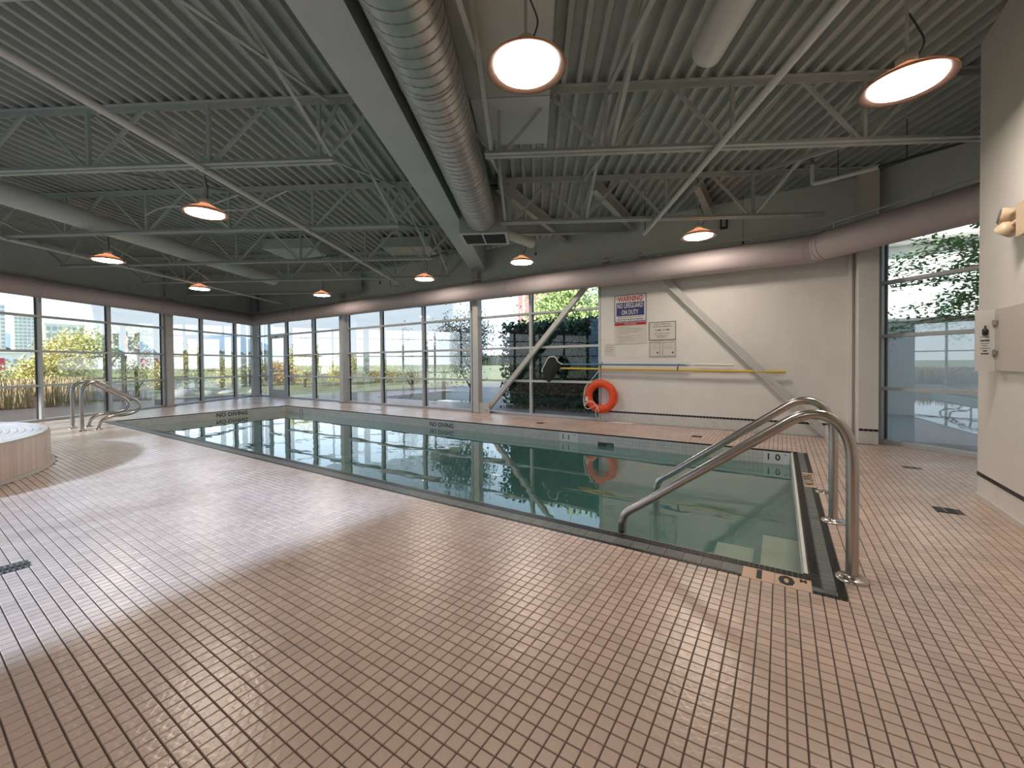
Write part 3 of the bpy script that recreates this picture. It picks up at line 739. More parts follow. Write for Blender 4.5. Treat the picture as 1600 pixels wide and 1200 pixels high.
MB().box(-.92, -.80, 8.30, 8.37, 3.63, 3.82).build('box_body', m_grate, t); MB().box(-.89, -.83, 8.29, 8.30, 3.66, 3.79).build('front', m_joist, t)

# ------------------------------------------------------------------ pendant lamps
def lamp0(label, loc):
    t = thing('pendant_lamp', label, 'lamp', loc, 'round pendant lamps over the pool hall')
    x, y, z = loc
    MB().lathe([(.262, 0), (.266, .006), (.262, .012), (.22, .045), (.15, .085), (.085, .115), (.06, .125), (.055, .155), (.0, .16)], loc, 40).build('shade', m_shade, t)
    MB().lathe([(.262, 0), (.262, .004), (.205, .014), (.205, .008), (.262, 0)], loc, 40).build('rim', m_rim, t)
    MB().lathe([(.0, .006), (.203, .006), (.203, .012)], loc, 40).build('lens', m_lamp, t)
    MB().lathe([(.058, .14), (.062, .19), (.04, .21), (.0, .212)], loc, 16).build('driver_housing', m_joist, t)
    tube('stem', m_joist, t, [(x, y, z + .2), (x, y, ZD)], .011, 8)
    tube('cord', m_grate, t, catmull([(x + .05, y, z + .17), (x + .09, y, z + .27), (x + .05, y, z + .40), (x + .01, y, z + .5)]), .006, 6)
    return t
LAMPS = [((-1.42, 2.38, 3.2), 'large round lamp overhead near the top centre, lens seen from below'),
         ((.745, 4.02, 3.2), 'large round lamp overhead at upper right near the white wall'),
         ((-6.23, 2.33, 3.2), 'copper pendant lamp over the near pool edge, nearest on the left'),
         ((-10.45, 2.34, 3.2), 'copper pendant lamp at far left over the left ladder'),
         ((-12.44, 4.50, 3.2), 'pendant lamp by the left windows, half hidden above the pool end'),
         ((-10.88, 6.87, 3.2), 'small pendant lamp farthest back near the corner, over the far pool edge'),
         ((-6.93, 6.94, 3.2), 'small pendant lamp over the far pool edge above the column gap'),
         ((-4.24, 6.88, 3.2), 'pendant lamp hanging just right of the plenum box'),
         ((-1.09, 7.06, 3.2), 'copper pendant lamp in front of the back wall above the posted signs')]
l0 = lamp0(LAMPS[0][1], Vec(LAMPS[0][0]))
for loc, lb in LAMPS[1:]:
    c = copy_tree(l0, loc); c['label'] = lb
for loc, lb in [((-6.6, -2.3, 3.2), 'unseen fill lamp added over the raised tub'), ((-.5, -2.4, 3.2), 'unseen fill lamp added behind the viewpoint')]:  # two out-of-view lamps added to brighten the hall
    c = copy_tree(l0, loc); c['label'] = lb

# ------------------------------------------------------------------ grab rails
def flange(x, y, r, t, m_=m_steel):
    MB().lathe([(r, 0), (r, .008), (r * .8, .016), (r * .42, .022), (r * .4, .03)], (x, y, 0), 28).build('base_flange', m_, t)
def grab(Y, label):
    t = thing('pool_grab_rail', label, 'handrail', (.34, Y, 0), 'stainless grab rails at the pool steps')
    pts = [(-.992, Y, ZF + .65), (-.992, Y, .0), (-.985, Y, .07), (-.965, Y, .125), (-.92, Y, .165), (-.845, Y, .218), (-.431, Y, .53), (-.067, Y, .80), (.05, Y, .887), (.11, Y, .920), (.17, Y, .932), (.225, Y, .922), (.275, Y, .888), (.315, Y, .825), (.337, Y, .735), (.342, Y, .6), (.342, Y, .3), (.342, Y, 0)]
    tube('rail_tube', m_steel, t, catmull(pts, 4), .0305, 20); flange(.342, Y, .08, t)
grab(3.01, 'stainless grab rail nearest the camera beside the pool steps')
grab(4.02, 'farther stainless grab rail beside the pool steps')
def ladder_rail(X, label):
    t = thing('ladder_rail', label, 'handrail', (X, 2.12, 0), 'ladder handrails at the left pool end')
    pts = [(2.118, 0), (2.118, .4), (2.118, .72), (2.14, .83), (2.20, .91), (2.30, .942), (2.40, .91), (2.604, .761), (2.84, .60), (2.94, .52), (2.978, .414), (2.95, .34), (2.88, .285), (2.74, .252), (2.56, .246), (2.44, .20), (2.37, .12), (2.345, 0)]
    tube('rail_tube', m_steel, t, catmull([(X, a, b_) for a, b_ in pts], 4), .030, 16)
    flange(X, 2.118, .075, t); flange(X, 2.345, .075, t)
ladder_rail(-11.33, 'dark stainless looped ladder rail at the left deck, nearer of the pair')
ladder_rail(-12.04, 'dark stainless looped ladder rail at the left deck, farther of the pair')

# ------------------------------------------------------------------ raised hot tub
t = thing('hot_tub', 'round raised tiled hot tub at the left edge with ringed tile top', 'tub', (TUB[0], TUB[1], 0))
R_ = TUB[2]
MB().lathe([(R_ - .62, .30), (R_ - .62, .405), (R_ - .60, .415), (R_ - .02, .435), (R_, .42), (R_, 0)], (TUB[0], TUB[1], 0), 128, False).build('tub_wall', m_lgrout, t)
stv = MB(); nst = 290; 
for k in range(nst):
    a0 = 2 * math.pi * k / nst; a1 = 2 * math.pi * (k + 1) / nst - .0006; ps = []
    for z in (.035, .418):
        for a, r in ((a0, R_ - .01), (a1, R_ - .01), (a1, R_ + .006), (a0, R_ + .006)): ps.append((TUB[0] + r * math.cos(a), TUB[1] + r * math.sin(a), z))
    stv.add(ps, [(0, 1, 2, 3), (4, 7, 6, 5), (0, 4, 5, 1), (1, 5, 6, 2), (2, 6, 7, 3), (3, 7, 4, 0)])
ob = stv.build('side_tile', m_tile, t); ob['kind'] = 'stuff'
rg = MB()
for j in range(9):
    ra = R_ - .60 + j * .066; rb = ra + .056; zz = .4165 + j * .0022
    rg.lathe([(ra, zz - .02), (ra, zz), (rb, zz + .002), (rb, zz - .02)], (TUB[0], TUB[1], 0), 160, False)
ob = rg.build('rim_tile', m_tile, t); ob['kind'] = 'stuff'
MB().lathe([(R_ + .005, .035), (R_ + .03, .03), (R_ + .045, .015), (R_ + .05, 0)], (TUB[0], TUB[1], 0), 128).build('base_cove', m_lgrout, t)
MB().lathe([(0, .30), (R_ - .61, .30)], (TUB[0], TUB[1], 0), 64).build('tub_water', m_water, t)
MB().lathe([(0, .02), (R_ - .615, .02), (R_ - .615, .4)], (TUB[0], TUB[1], 0), 64).build('tub_liner', m_pool, t)

# ------------------------------------------------------------------ life ring, poles, signs on the back wall
YW = YB - .004
t = thing('life_ring', 'orange ring buoy hung on the wall edge below the poles', 'life ring', (-3.17, 8.28, .53))
rc = Vec((-3.17, 8.27, .533)); rpt = []
vs, fs = [], []; n1, n2 = 48, 20
for i in range(n1):
    a = 2 * math.pi * i / n1
    for j in range(n2):
        b_ = 2 * math.pi * j / n2; r = .272 + .082 * math.cos(b_)
        vs.append((rc.x + r * math.cos(a), rc.y + .058 * math.sin(b_), rc.z + r * math.sin(a)))
for i in range(n1):
    for j in range(n2): fs.append((i * n2 + j, i * n2 + (j + 1) % n2, ((i + 1) % n1) * n2 + (j + 1) % n2, ((i + 1) % n1) * n2 + j))
MB().add(vs, fs, True).build('ring_body', m_orange, t)
MB().box(-3.50, -3.43, 8.205, 8.212, .43, .52).build('sticker', m_paper, t)
def circ(a, r, y): a = math.radians(a); return (rc.x + r * math.cos(a), y, rc.z + r * math.sin(a))
tube('grab_rope', m_rope, t, catmull([circ(55, .355, 8.25), circ(35, .40, 8.22), circ(5, .44, 8.2), circ(-25, .43, 8.2), circ(-52, .36, 8.25)]), .006, 6)
tube('grab_rope', m_rope, t, catmull([circ(60, .36, 8.24), circ(90, .37, 8.24), circ(125, .37, 8.24), circ(150, .38, 8.22), circ(190, .37, 8.22), circ(215, .36, 8.2)]), .006, 6)
t = thing('throw_rope', 'white throw rope looped over the ring buoy and heaped on the deck', 'rope', (-3.2, 8.2, 0))
tube('hanging_loop', m_rope, t, catmull([(-3.17, 8.30, 1.15), (-3.22, 8.24, 1.05), (-3.34, 8.22, .90), (-3.46, 8.20, .74), (-3.52, 8.18, .5), (-3.5, 8.17, .33), (-3.42, 8.16, .27), (-3.33, 8.15, .30), (-3.25, 8.15, .36), (-3.3, 8.15, .42), (-3.42, 8.15, .40), (-3.48, 8.15, .34)]), .007, 6)
tube('hanging_loop', m_rope, t, catmull([(-3.5, 8.17, .36), (-3.4, 8.15, .44), (-3.28, 8.14, .41), (-3.2, 8.15, .3), (-3.17, 8.15, .22), (-3.2, 8.15, .32), (-3.24, 8.15, .2), (-3.22, 8.16, .1), (-3.15, 8.2, .02)]), .007, 6)
hp = []
for k in range(46): a = k * .9; hp.append((-2.72 + .30 * math.cos(a * .83) * (1 - k / 90), 8.24 + .06 * math.sin(a), .009 + .0004 * (k % 3)))
tube('rope_heap', m_rope, t, catmull(hp, 3), .007, 5)
# poles resting in hooks
for x, z, lb in ((-3.17, 1.16, 'small dark wall hook under the poles at the window edge'), (-1.64, 1.12, 'small dark wall hook under the poles on the white wall')):
    tag(tube('pole_hook', m_grate, None, catmull([(x, YB + .0, z + .08), (x, YB - .05, z + .08), (x, YB - .09, z + .01), (x, YB - .11, z - .04), (x, YB - .135, z - .03), (x, YB - .145, z + .03)]), .008, 8), lb, 'hook')
t = thing('rescue_pole', 'long yellow pole resting along the wall on hooks', 'pole', (-2.1, YB - .10, 1.11))
tube('pole_tube', m_yellow, t, [(-4.32, YB - .105, 1.125), (.07, YB - .105, 1.06)], .021, 12); tube('end_cap', m_white, t, [(-4.42, YB - .105, 1.127), (-4.30, YB - .105, 1.125)], .0225, 12)
t = thing('leaf_net', 'blue-handled pool leaf net with pale triangular frame and dark mesh bag', 'net', (-3.0, YB - .11, 1.2))
tube('handle', m_blue, t, [(-4.20, YB - .11, 1.215), (-1.55, YB - .11, 1.185), (-1.40, YB - .11, 1.178)], [.017, .017, .005], 10)
fr = [(-4.06, 8.26, 1.216), (-4.13, 8.20, 1.27), (-4.19, 8.20, 1.36), (-4.28, 8.20, 1.385), (-4.37, 8.20, 1.36), (-4.44, 8.20, 1.25), (-4.535, 8.20, 1.085), (-4.50, 8.19, 1.055), (-4.37, 8.20, 1.09), (-4.14, 8.23, 1.19), (-4.06, 8.26, 1.216)]
tube('net_frame', m_pipe, t, catmull(fr, 4), .011, 8)
bgm = MB(); fp = [Vec(p) for p in catmull(fr, 3)]; tip = Vec((-4.32, 8.12, .82)); rings = []
for sstep in range(6):
    q_ = sstep / 5; rings.append([p.lerp(tip + Vec((.03 * math.cos(i), 0, .02 * math.sin(i))), q_ * .95) + Vec((0, -.03 * math.sin(q_ * 3.1), -.04 * math.sin(q_ * 3.1))) for i, p in enumerate(fp)])
vs = [p for r_ in rings for p in r_]; nn = len(fp)
bgm.add(vs, [(a * nn + i, a * nn + (i + 1) % nn, (a + 1) * nn + (i + 1) % nn, (a + 1) * nn + i) for a in range(5) for i in range(nn)], True)
bgm.build('mesh_bag', m_net, t)
t = thing('spare_pole', 'short white pole lying level to the right of the blue handle', 'pole', (-1.03, YB - .09, 1.19))
tube('pole_tube', m_white, t, [(-1.38, YB - .07, 1.20), (-.72, YB - .07, 1.178)], .017, 12); tube('grip', m_wall, t, [(-.82, YB - .07, 1.182), (-.70, YB - .07, 1.178)], .021, 12)
def lines(parent, rows, y, m_, th=.008):
    """rows: (x0, x1, z) runs of tiny unreadable print as broken dashes"""
    b = MB()
    for x0, x1, z in rows:
        x = x0
        while x < x1:
            l = random.uniform(.02, .07); b.box(x, min(x + l, x1), y - .0008, y, z - th / 2, z + th / 2); x += l + .012
    ob = b.build('small_print', m_, parent); return ob
ys_ = YB - .012
t = thing('warning_sign', 'white warning sign with red heading and blue lifeguard panel', 'sign', (-2.575, ys_, 2.35))
box('board', m_board, t, -2.90, -2.25, ys_, YB, 2.075, 2.625)
bd = MB()
for a in ((-2.90, -2.25, 2.613, 2.625), (-2.90, -2.25, 2.075, 2.087), (-2.90, -2.888, 2.075, 2.625), (-2.262, -2.25, 2.075, 2.625)): bd.box(a[0], a[1], ys_ - .002, ys_, a[2], a[3])
bd.build('border', m_navy, t)
text('heading', 'WARNING', .155, m_red, t, (-2.575, ys_ - .002, 2.535), XR, ZU, sx=.66, bold=.003)
MB().box(-2.86, -2.29, ys_ - .001, ys_, 2.325, 2.468).box(-2.86, -2.72, ys_ - .001, ys_, 2.195, 2.325).box(-2.44, -2.29, ys_ - .001, ys_, 2.195, 2.325).box(-2.72, -2.44, ys_ - .001, ys_, 2.195, 2.325).build('blue_panel', m_navy, t)
text('wording', 'NO LIFEGUARD', .135, m_board, t, (-2.575, ys_ - .002, 2.398), XR, ZU, sx=.56, bold=.002)
text('wording', 'ON DUTY', .135, m_board, t, (-2.58, ys_ - .002, 2.262), XR, ZU, sx=.56, bold=.002)
text('wording', 'CHILDREN UNDER THE AGE OF 12 SHOULD NOT USE', .026, m_navy, t, (-2.575, ys_ - .002, 2.165), XR, ZU, sx=.82)
text('wording', 'POOL WITHOUT ADULT IN ATTENDANCE', .032, m_ink, t, (-2.575, ys_ - .002, 2.118), XR, ZU, sx=.86, bold=.0008)
for x in (-2.835, -2.315):
    MB().tube([(x + .027 * math.cos(a * .524), ys_ - .002, 2.56 + .03 * math.sin(a * .524)) for a in range(13)], .003, 5, caps=False).tube([(x - .017, ys_ - .002, 2.582), (x + .017, ys_ - .002, 2.538)], .003, 5).build('prohibition_symbol', m_red, t)
t = thing('rules_sign', 'pale pool rules sheet with a red title bar under the warning sign', 'sign', (-2.575, ys_, 1.85))
box('sheet', m_paper, t, -2.90, -2.25, ys_ + .004, YB, 1.62, 2.065); box('title_bar', m_red, t, -2.90, -2.25, ys_ + .002, ys_ + .004, 2.0, 2.058)
text('heading', 'POOL RULES', .042, m_board, t, (-2.57, ys_ + .001, 2.029), XR, ZU)
lines(t, [(-2.87, -2.55, 1.965), (-2.82, -2.32, 1.935), (-2.82, -2.30, 1.91), (-2.82, -2.34, 1.885), (-2.82, -2.42, 1.86), (-2.82, -2.6, 1.835), (-2.87, -2.36, 1.78), (-2.82, -2.55, 1.755), (-2.82, -2.45, 1.73), (-2.82, -2.48, 1.69), (-2.82, -2.7, 1.66)], ys_ + .004, m_grey_ink, .006)
t = thing('hours_sign', 'framed white hours-of-operation notice right of the rules sheet', 'sign', (-1.945, ys_, 1.85))
box('board', m_paper, t, -2.20, -1.69, ys_, YB, 1.675, 2.035)
bd = MB()
for a in ((-2.20, -1.69, 2.023, 2.035), (-2.20, -1.69, 1.675, 1.687), (-2.20, -2.188, 1.675, 2.035), (-1.702, -1.69, 1.675, 2.035)): bd.box(a[0], a[1], ys_ - .004, ys_, a[2], a[3])
bd.build('frame', m_grey_ink, t)
text('wording', 'POOL + WHIRLPOOL', .032, m_ink, t, (-1.945, ys_ - .001, 1.985), XR, ZU); text('wording', 'HOURS OF OPERATION', .034, m_ink, t, (-1.945, ys_ - .001, 1.94), XR, ZU)
text('wording', '6 AM - 11 PM', .046, m_ink, t, (-1.945, ys_ - .001, 1.87), XR, ZU, bold=.001)
lines(t, [(-2.10, -1.80, 1.805), (-2.06, -1.84, 1.76), (-2.03, -1.87, 1.73)], ys_, m_grey_ink, .012)
for x0, x1, lb in ((-2.20, -1.975, 'left of two small framed certificates under the hours notice'), (-1.945, -1.69, 'right of two small framed certificates under the hours notice')):
    t = thing('framed_certificate', lb, 'certificate', ((x0 + x1) / 2, ys_, 1.5), 'framed certificates on the back wall')
    box('paper', m_paper, t, x0, x1, ys_ + .004, YB, 1.35, 1.645); bd = MB()
    for a in ((x0, x1, 1.633, 1.645), (x0, x1, 1.35, 1.362), (x0, x0 + .012, 1.35, 1.645), (x1 - .012, x1, 1.35, 1.645)): bd.box(a[0], a[1], ys_ - .002, ys_ + .004, a[2], a[3])
    bd.build('frame', m_cab, t)
    bd = MB()
    for a in ((x0 + .02, x1 - .02, 1.622, 1.626), (x0 + .02, x1 - .02, 1.37, 1.374), (x0 + .02, x0 + .024, 1.37, 1.626), (x1 - .024, x1 - .02, 1.37, 1.626)): bd.box(a[0], a[1], ys_ + .003, ys_ + .004, a[2], a[3])
    bd.build('inner_line', m_grey_ink, t)
    lines(t, [(x0 + .07, x1 - .07, 1.58), (x0 + .05, x1 - .05, 1.54), (x0 + .05, x1 - .06, 1.51)], ys_ + .004, m_grey_ink, .005)
    MB().tube([(x1 - .06, ys_ + .002, 1.43), (x1 - .06, ys_ + .0035, 1.43)], .017, 14).build('seal', m_ink, t)
t = thing('paper_notice', 'small plain paper notice taped low beside the window edge', 'notice', (-3.01, ys_, 1.52))
box('sheet', m_paper, t, -3.13, -2.90, YB - .004, YB, 1.385, 1.635); lines(t, [(-3.08, -2.95, 1.60), (-3.1, -2.95, 1.555), (-3.10, -2.93, 1.51), (-3.07, -2.96, 1.47)], YB - .004, m_grey_ink, .008)

# ------------------------------------------------------------------ cabinet and emergency light on the right wall
t = thing('wall_cabinet', 'pale wall cabinet with its narrow door standing open toward the pool', 'cabinet', (1.5, 4.6, 1.4))
box('cabinet_body', m_cab, t, 1.475, 1.512, 3.9, 5.02, 1.155, 1.655)
dr = box('cabinet_door', m_door, t, 1.365, 1.475, 5.02, 5.036, 1.15, 1.66)
for z in (1.30, 1.545):
    h_ = box('hinge', m_steel, t, 1.462, 1.477, 4.955, 5.015, z - .018, z + .018); tube('hinge_pin', m_steel, t, [(1.468, 5.018, z - .025), (1.468, 5.018, z + .025)], .008, 8)
t2 = t
MB().lathe([(0, .045), (.006, .04), (.006, .02), (.018, .01), (.018, -.03), (.008, -.04)], (1.42, 5.018, 1.485), 12).build('pictogram', m_ink, t)
b = MB()
for z, hw_, th in ((1.432, .034, .004), (1.404, .032, .013), (1.38, .03, .004), (1.362, .018, .004), (1.34, .032, .004), (1.318, .014, .011), (1.295, .028, .011)):
    x = 1.42 - hw_ * .8
    while x < 1.42 + hw_ * .8: b.box(x, min(x + .007, 1.42 + hw_ * .8), 5.0185, 5.0195, z - th / 2, z + th / 2); x += .009
b.build('small_print', m_ink, t)
t = thing('emergency_light', 'cream twin-headed emergency light high on the right wall', 'light', (1.48, 4.5, 2.28))
box('battery_case', m_cream, t, 1.42, 1.51, 4.30, 4.50, 2.13, 2.36)
def head(c, d, m2):
    c = Vec(c); d = Vec(d).normalized(); tube('lamp_head', m_cream, t, [c - d * .07, c - d * .05, c, c + d * .012], [.03, .055, .062, .058], 20)
    tube('head_lens', m2, t, [c + d * .010, c + d * .016], .052, 20)
head((1.40, 4.66, 2.33), (-.75, .1, .15), m_grey_ink); head((1.40, 4.62, 2.20), (-.55, .5, -.75), m_paper)
tube('bracket', m_cream, t, [(1.45, 4.45, 2.34), (1.44, 4.60, 2.33)], .02, 10); tube('bracket', m_cream, t, [(1.45, 4.45, 2.26), (1.43, 4.58, 2.24)], .02, 10)

# ------------------------------------------------------------------ outdoors
g = MB(); g.box(-200, UL - 3, -120, 200, -.9, -.45)
ground = struct(MB().prism([(-3500, -800), (60, -800), (60, 2000), (-3500, 2000)], -2.2, -1.6).build('ground_plain', m_grass))
lawn = MB(); 
gx0, gx1, gy0, gy1, nx, ny = -70, 20, -30, 60, 60, 60; vs = []
for j in range(ny + 1):
    for i in range(nx + 1):
        x = gx0 + (gx1 - gx0) * i / nx; y = gy0 + (gy1 - gy0) * j / ny
        du = UL - (x * U.x + y * U.y); dist = max(du, y - YB)
        z = -.28 + .10 * math.sin(x * .23 + 1) * min(1, max(0, (dist - 3) / 10)) - .012 * max(0, du - 25)
        z += max(0, min(1, (y - 31) / 6)) * max(0, min(1, (x + 22) / 8)) * 1.1
        if dist < 1.2: z = -.32
        vs.append((x, y, z))
def outside(i, j):
    x = gx0 + (gx1 - gx0) * (i + .5) / nx; y = gy0 + (gy1 - gy0) * (j + .5) / ny
    return UL - (x * U.x + y * U.y) > -1.2 or y > YB + .9 or x > 5.5 or y < -7
lawn.add(vs, [(j * (nx + 1) + i, j * (nx + 1) + i + 1, (j + 1) * (nx + 1) + i + 1, (j + 1) * (nx + 1) + i) for j in range(ny) for i in range(nx) if outside(i, j)], True)
struct(lawn.build('ground_lawn', m_grass))
struct(MB().box(-16.5, 12, YB + .3, 30, -.27, -.09).build('ground_terrace', m_pave))  # paved terrace, carried farther out to stand in for grey glass reflections
def leaves(n, c, rad, size, seed, clump=10, flat=1.):
    r = np.random.default_rng(seed); b = MB(); c = np.array(c); rad = np.array(rad)
    cl = []
    while len(cl) < clump:
        p = r.uniform(-1, 1, 3)
        if np.dot(p, p) < 1: cl.append(p * .72)
    cl = np.array(cl); vs = []; fs = []
    k = 0
    for i in range(n):
        q = cl[r.integers(clump)] + r.normal(0, .24, 3)
        p = c + q * rad; a = r.normal(0, 1, 3); a /= np.linalg.norm(a); bq = np.cross(a, r.normal(0, 1, 3)); bq /= np.linalg.norm(bq)
        s1 = size * r.uniform(.6, 1.3)
        vs += [p - a * s1, p + bq * s1 * .55, p + a * s1, p - bq * s1 * .55]; fs.append((k, k + 1, k + 2, k + 3)); k += 4
    return b.add(vs, fs)
def plant(name, x, y, z0, rx, ry, h, m_, label, cat, n=900, size=.12, trunk=True, seed=1, clump=12, group=None, low=.0):
    t = thing(name, label, cat, (x, y, z0), group); th = h * (.35 if trunk else 0)
    zc = z0 + (th * .6 + h) / 2; leaves(int(n * 2.6), (x, y, zc), (rx, ry, (h - th * .6) / 2), size * .6, seed, clump + 8).build('foliage', m_, t)
    tr = MB(); r = random.Random(seed)
    tr.tube([(x, y, z0 - .3), (x + .05, y, z0 + h * .4), (x - .03, y + .05, z0 + h * .75)], [.03 * h, .02 * h, .008 * h], 7)
    for k in range(5):
        a = r.uniform(0, 6.28); tr.tube([(x, y, z0 + h * (.15 + .1 * k)), (x + rx * .5 * math.cos(a), y + ry * .5 * math.sin(a), z0 + h * (.35 + .12 * k))], [.012 * h, .004 * h], 5)
    tr.build('branches', m_bark, t)
    return t
PL = [
 ('shrub', -34, 3.2, -.5, 2.4, 2.4, 1.9, m_leaf_o, 'olive shrub beyond the reeds at the far left window edge', 'shrub', 2200, .13, False),
 ('shrub', -31.5, 1.2, -.5, 1.8, 1.8, 2.1, m_leaf_r, 'russet shrub at the far left beyond the reeds', 'shrub', 1500, .13, False),
 ('shrub', -36.5, 6.2, -.5, 2.0, 1.7, 1.9, m_leaf_r, 'low russet shrub glimpsed behind the tall yellow-green tree', 'shrub', 1500, .13, False),
 ('tree', -29.5, 5.5, -.5, 1.6, 1.5, 3.6, m_leaf_y, 'tall yellow-green bushy tree behind the left ladder rails', 'tree', 4600, .12, True),
 ('shrub', -28.8, 4.2, -.5, 1.2, 1.1, 2.4, m_leaf_y, 'yellow bush just left of the tall yellow-green tree', 'shrub', 2200, .12, False),
 ('shrub', -29.0, 7.0, -.5, 1.1, 1.1, 2.1, m_leaf_y, 'yellow bush just right of the tall yellow-green tree', 'shrub', 1800, .12, False),
 ('shrub', -35, 8.6, -.6, 1.6, 1.5, 1.9, m_leaf_o, 'olive shrub beyond the lawn between the window mullions', 'shrub', 1700, .14, False),
 ('shrub', -34.0, 10.1, -.6, 1.4, 1.2, 2.2, m_leaf_y, 'low yellow shrub beyond the lawn, left of the first column', 'shrub', 1700, .13, False),
 ('tree', -33.8, 11.9, -.6, 1.3, 1.2, 3.2, m_leaf_y, 'round yellow-green tree just right of the left column', 'tree', 2800, .13, True),
 ('shrub', -33.2, 13.6, -.6, 1.5, 1.2, 2.3, m_leaf_y, 'wide yellow shrub beyond the lawn near the mountain', 'shrub', 2000, .13, False),
 ('shrub', -32.6, 15.3, -.5, 1.3, 1.2, 2.2, m_leaf_o, 'olive yellow shrub beyond the far corner window', 'shrub', 1600, .13, False),
 ('shrub', -31.8, 17.0, -.5, 1.3, 1.1, 2.4, m_leaf_r, 'russet shrub seen past the far corner column', 'shrub', 1500, .13, False),
 ('tree', -26.5, 15.4, -.4, 1.3, 1.1, 3.2, m_leaf_y, 'yellow tree seen through the glazed door bay', 'tree', 2200, .12, True),
 ('shrub', -28.5, 19.6, -.4, 1.7, 1.3, 2.4, m_leaf_y, 'broad yellow shrub beyond the terrace right of the door bay', 'shrub', 1800, .13, False),
 ('shrub', -26.5, 22.0, -.4, 1.6, 1.4, 2.0, m_leaf_o, 'low olive shrub beyond the terrace, middle back windows', 'shrub', 1500, .13, False),
 ('tree', -13.2, 12.4, -.2, .75, .75, 2.95, m_leaf_o, 'thin olive sapling on the terrace left of the small loose tree', 'tree', 900, .06, True),
 ('tree', -10.4, 11.3, -.15, .9, .8, 3.0, m_leaf_o, 'small loose tree outside the back windows', 'tree', 1600, .06, True),
 ('tree', -9.0, 11.2, -.1, 1.1, .8, 3.3, m_leaf_d, 'dark green tree outside just left of the braced column', 'tree', 2600, .06, True),
 ('tree', -9.5, 21.0, .0, 3.0, 2.4, 6.6, m_leaf_l, 'tall light green tree behind the dark hedge', 'tree', 4200, .17, True),
 ('tree', -5.6, 19.0, .0, 2.2, 2.0, 5.6, m_leaf_l, 'light green tree beyond the hedge near the window edge', 'tree', 2600, .16, True),
]
for i, p in enumerate(PL):
    plant(*p[:7], *p[7:10], n=p[10], size=p[11], trunk=p[12], seed=20 + i, group='trees and shrubs beyond the glass')
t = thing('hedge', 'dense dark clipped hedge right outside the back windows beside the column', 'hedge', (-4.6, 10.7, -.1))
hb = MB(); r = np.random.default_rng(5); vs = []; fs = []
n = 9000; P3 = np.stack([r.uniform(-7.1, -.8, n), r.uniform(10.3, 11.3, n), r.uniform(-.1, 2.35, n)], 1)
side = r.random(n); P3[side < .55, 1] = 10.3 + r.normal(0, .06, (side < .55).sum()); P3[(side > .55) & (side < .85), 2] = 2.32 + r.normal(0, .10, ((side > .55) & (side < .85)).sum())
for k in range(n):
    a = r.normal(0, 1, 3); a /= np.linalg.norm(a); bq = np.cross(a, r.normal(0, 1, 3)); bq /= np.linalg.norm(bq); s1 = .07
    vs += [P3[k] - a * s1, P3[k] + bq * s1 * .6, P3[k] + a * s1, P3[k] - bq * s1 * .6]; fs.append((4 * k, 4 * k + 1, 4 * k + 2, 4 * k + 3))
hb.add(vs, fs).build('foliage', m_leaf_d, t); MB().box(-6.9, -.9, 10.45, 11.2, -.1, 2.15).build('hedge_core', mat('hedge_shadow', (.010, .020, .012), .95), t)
# leafy tree outside the corner window
t = thing('maple_tree', 'leafy green tree with spreading branches outside the tall corner window', 'tree', (4.1, 10.8, -.1))
tr = MB(); lv = MB(); r = random.Random(3)
base = Vec((4.1, 10.8, -.1)); tr.tube([base, base + Vec((-.1, -.1, 1.6)), base + Vec((-.3, -.2, 3.0)), base + Vec((-.3, -.2, 4.2))], [.09, .07, .05, .02], 9)
vs, fs = [], []
for k in range(34):
    z = r.uniform(1.55, 3.6); a = r.uniform(2.2, 4.6); L_ = r.uniform(1.1, 2.4)
    p0 = base + Vec((-.2, -.15, z)); p1 = p0 + Vec((math.cos(a) * L_ * .55, math.sin(a) * L_ * .35, .25)); p2 = p0 + Vec((math.cos(a) * L_, math.sin(a) * L_ * .6, r.uniform(-.1, .35)))
    pts = catmull([p0, p1, p2], 6); tr.tube(pts, [.011 * (1 - i / len(pts)) + .003 for i in range(len(pts))], 5)
    for j in range(240):
        q = pts[min(len(pts) - 1, int(r.triangular(1, len(pts), len(pts))))] + Vec((r.gauss(0, .09), r.gauss(0, .09), r.gauss(0, .055)))
        dd = Vec((r.gauss(0, 1), r.gauss(0, 1), r.gauss(0, .35))).normalized(); sdv = dd.cross(Vec((r.gauss(0, .3), r.gauss(0, .3), 1))).normalized(); s1 = r.uniform(.026, .052)
        o_ = len(vs); vs += [q, q + dd * s1 + sdv * s1 * .6, q + dd * s1 * 2.2, q + dd * s1 - sdv * s1 * .6]; fs.append((o_, o_ + 1, o_ + 2, o_ + 3))
tr.build('branches', m_bark, t); lv.add(vs, fs).build('foliage', m_leaf_g, t)
# garden wall, white building outside the corner window
tag(MB().box(1.5, 9, 13.6, 13.9, -.1, 2.18).box(1.5, 9, 13.55, 13.95, 2.18, 2.26).build('garden_wall', m_lgrout), 'low pale rendered garden wall beyond the corner window tree', 'wall')
t = thing('white_building', 'white house with overhanging roof beyond the corner window tree', 'building', (6, 20, -.1))
box('wall', m_bwhite, t, 3.0, 13, 18.5, 24, -.1, 5.0)
for z in (0,): 
    wn = box('window', m_tglass, t, 4.15, 4.55, 18.45, 18.5, 1.8, 3.9); box('pane', m_tglass, wn, 4.2, 4.5, 18.43, 18.45, 1.9, 3.8)
box('roof', m_tower, t, 2.4, 13.6, 17.6, 24.6, 5.0, 5.45)
t = thing('maroon_building', 'maroon clad building showing above the dark hedge', 'building', (-20, 35.5, 0))
box('wall', m_mag, t, -21.8, -17.5, 34.6, 40, 0, 9.5)
for x in (-21.2, -20.2, -19.2, -18.3): box('vertical_panel', m_pink, t, x, x + .25, 34.52, 34.6, 0, 9.4)
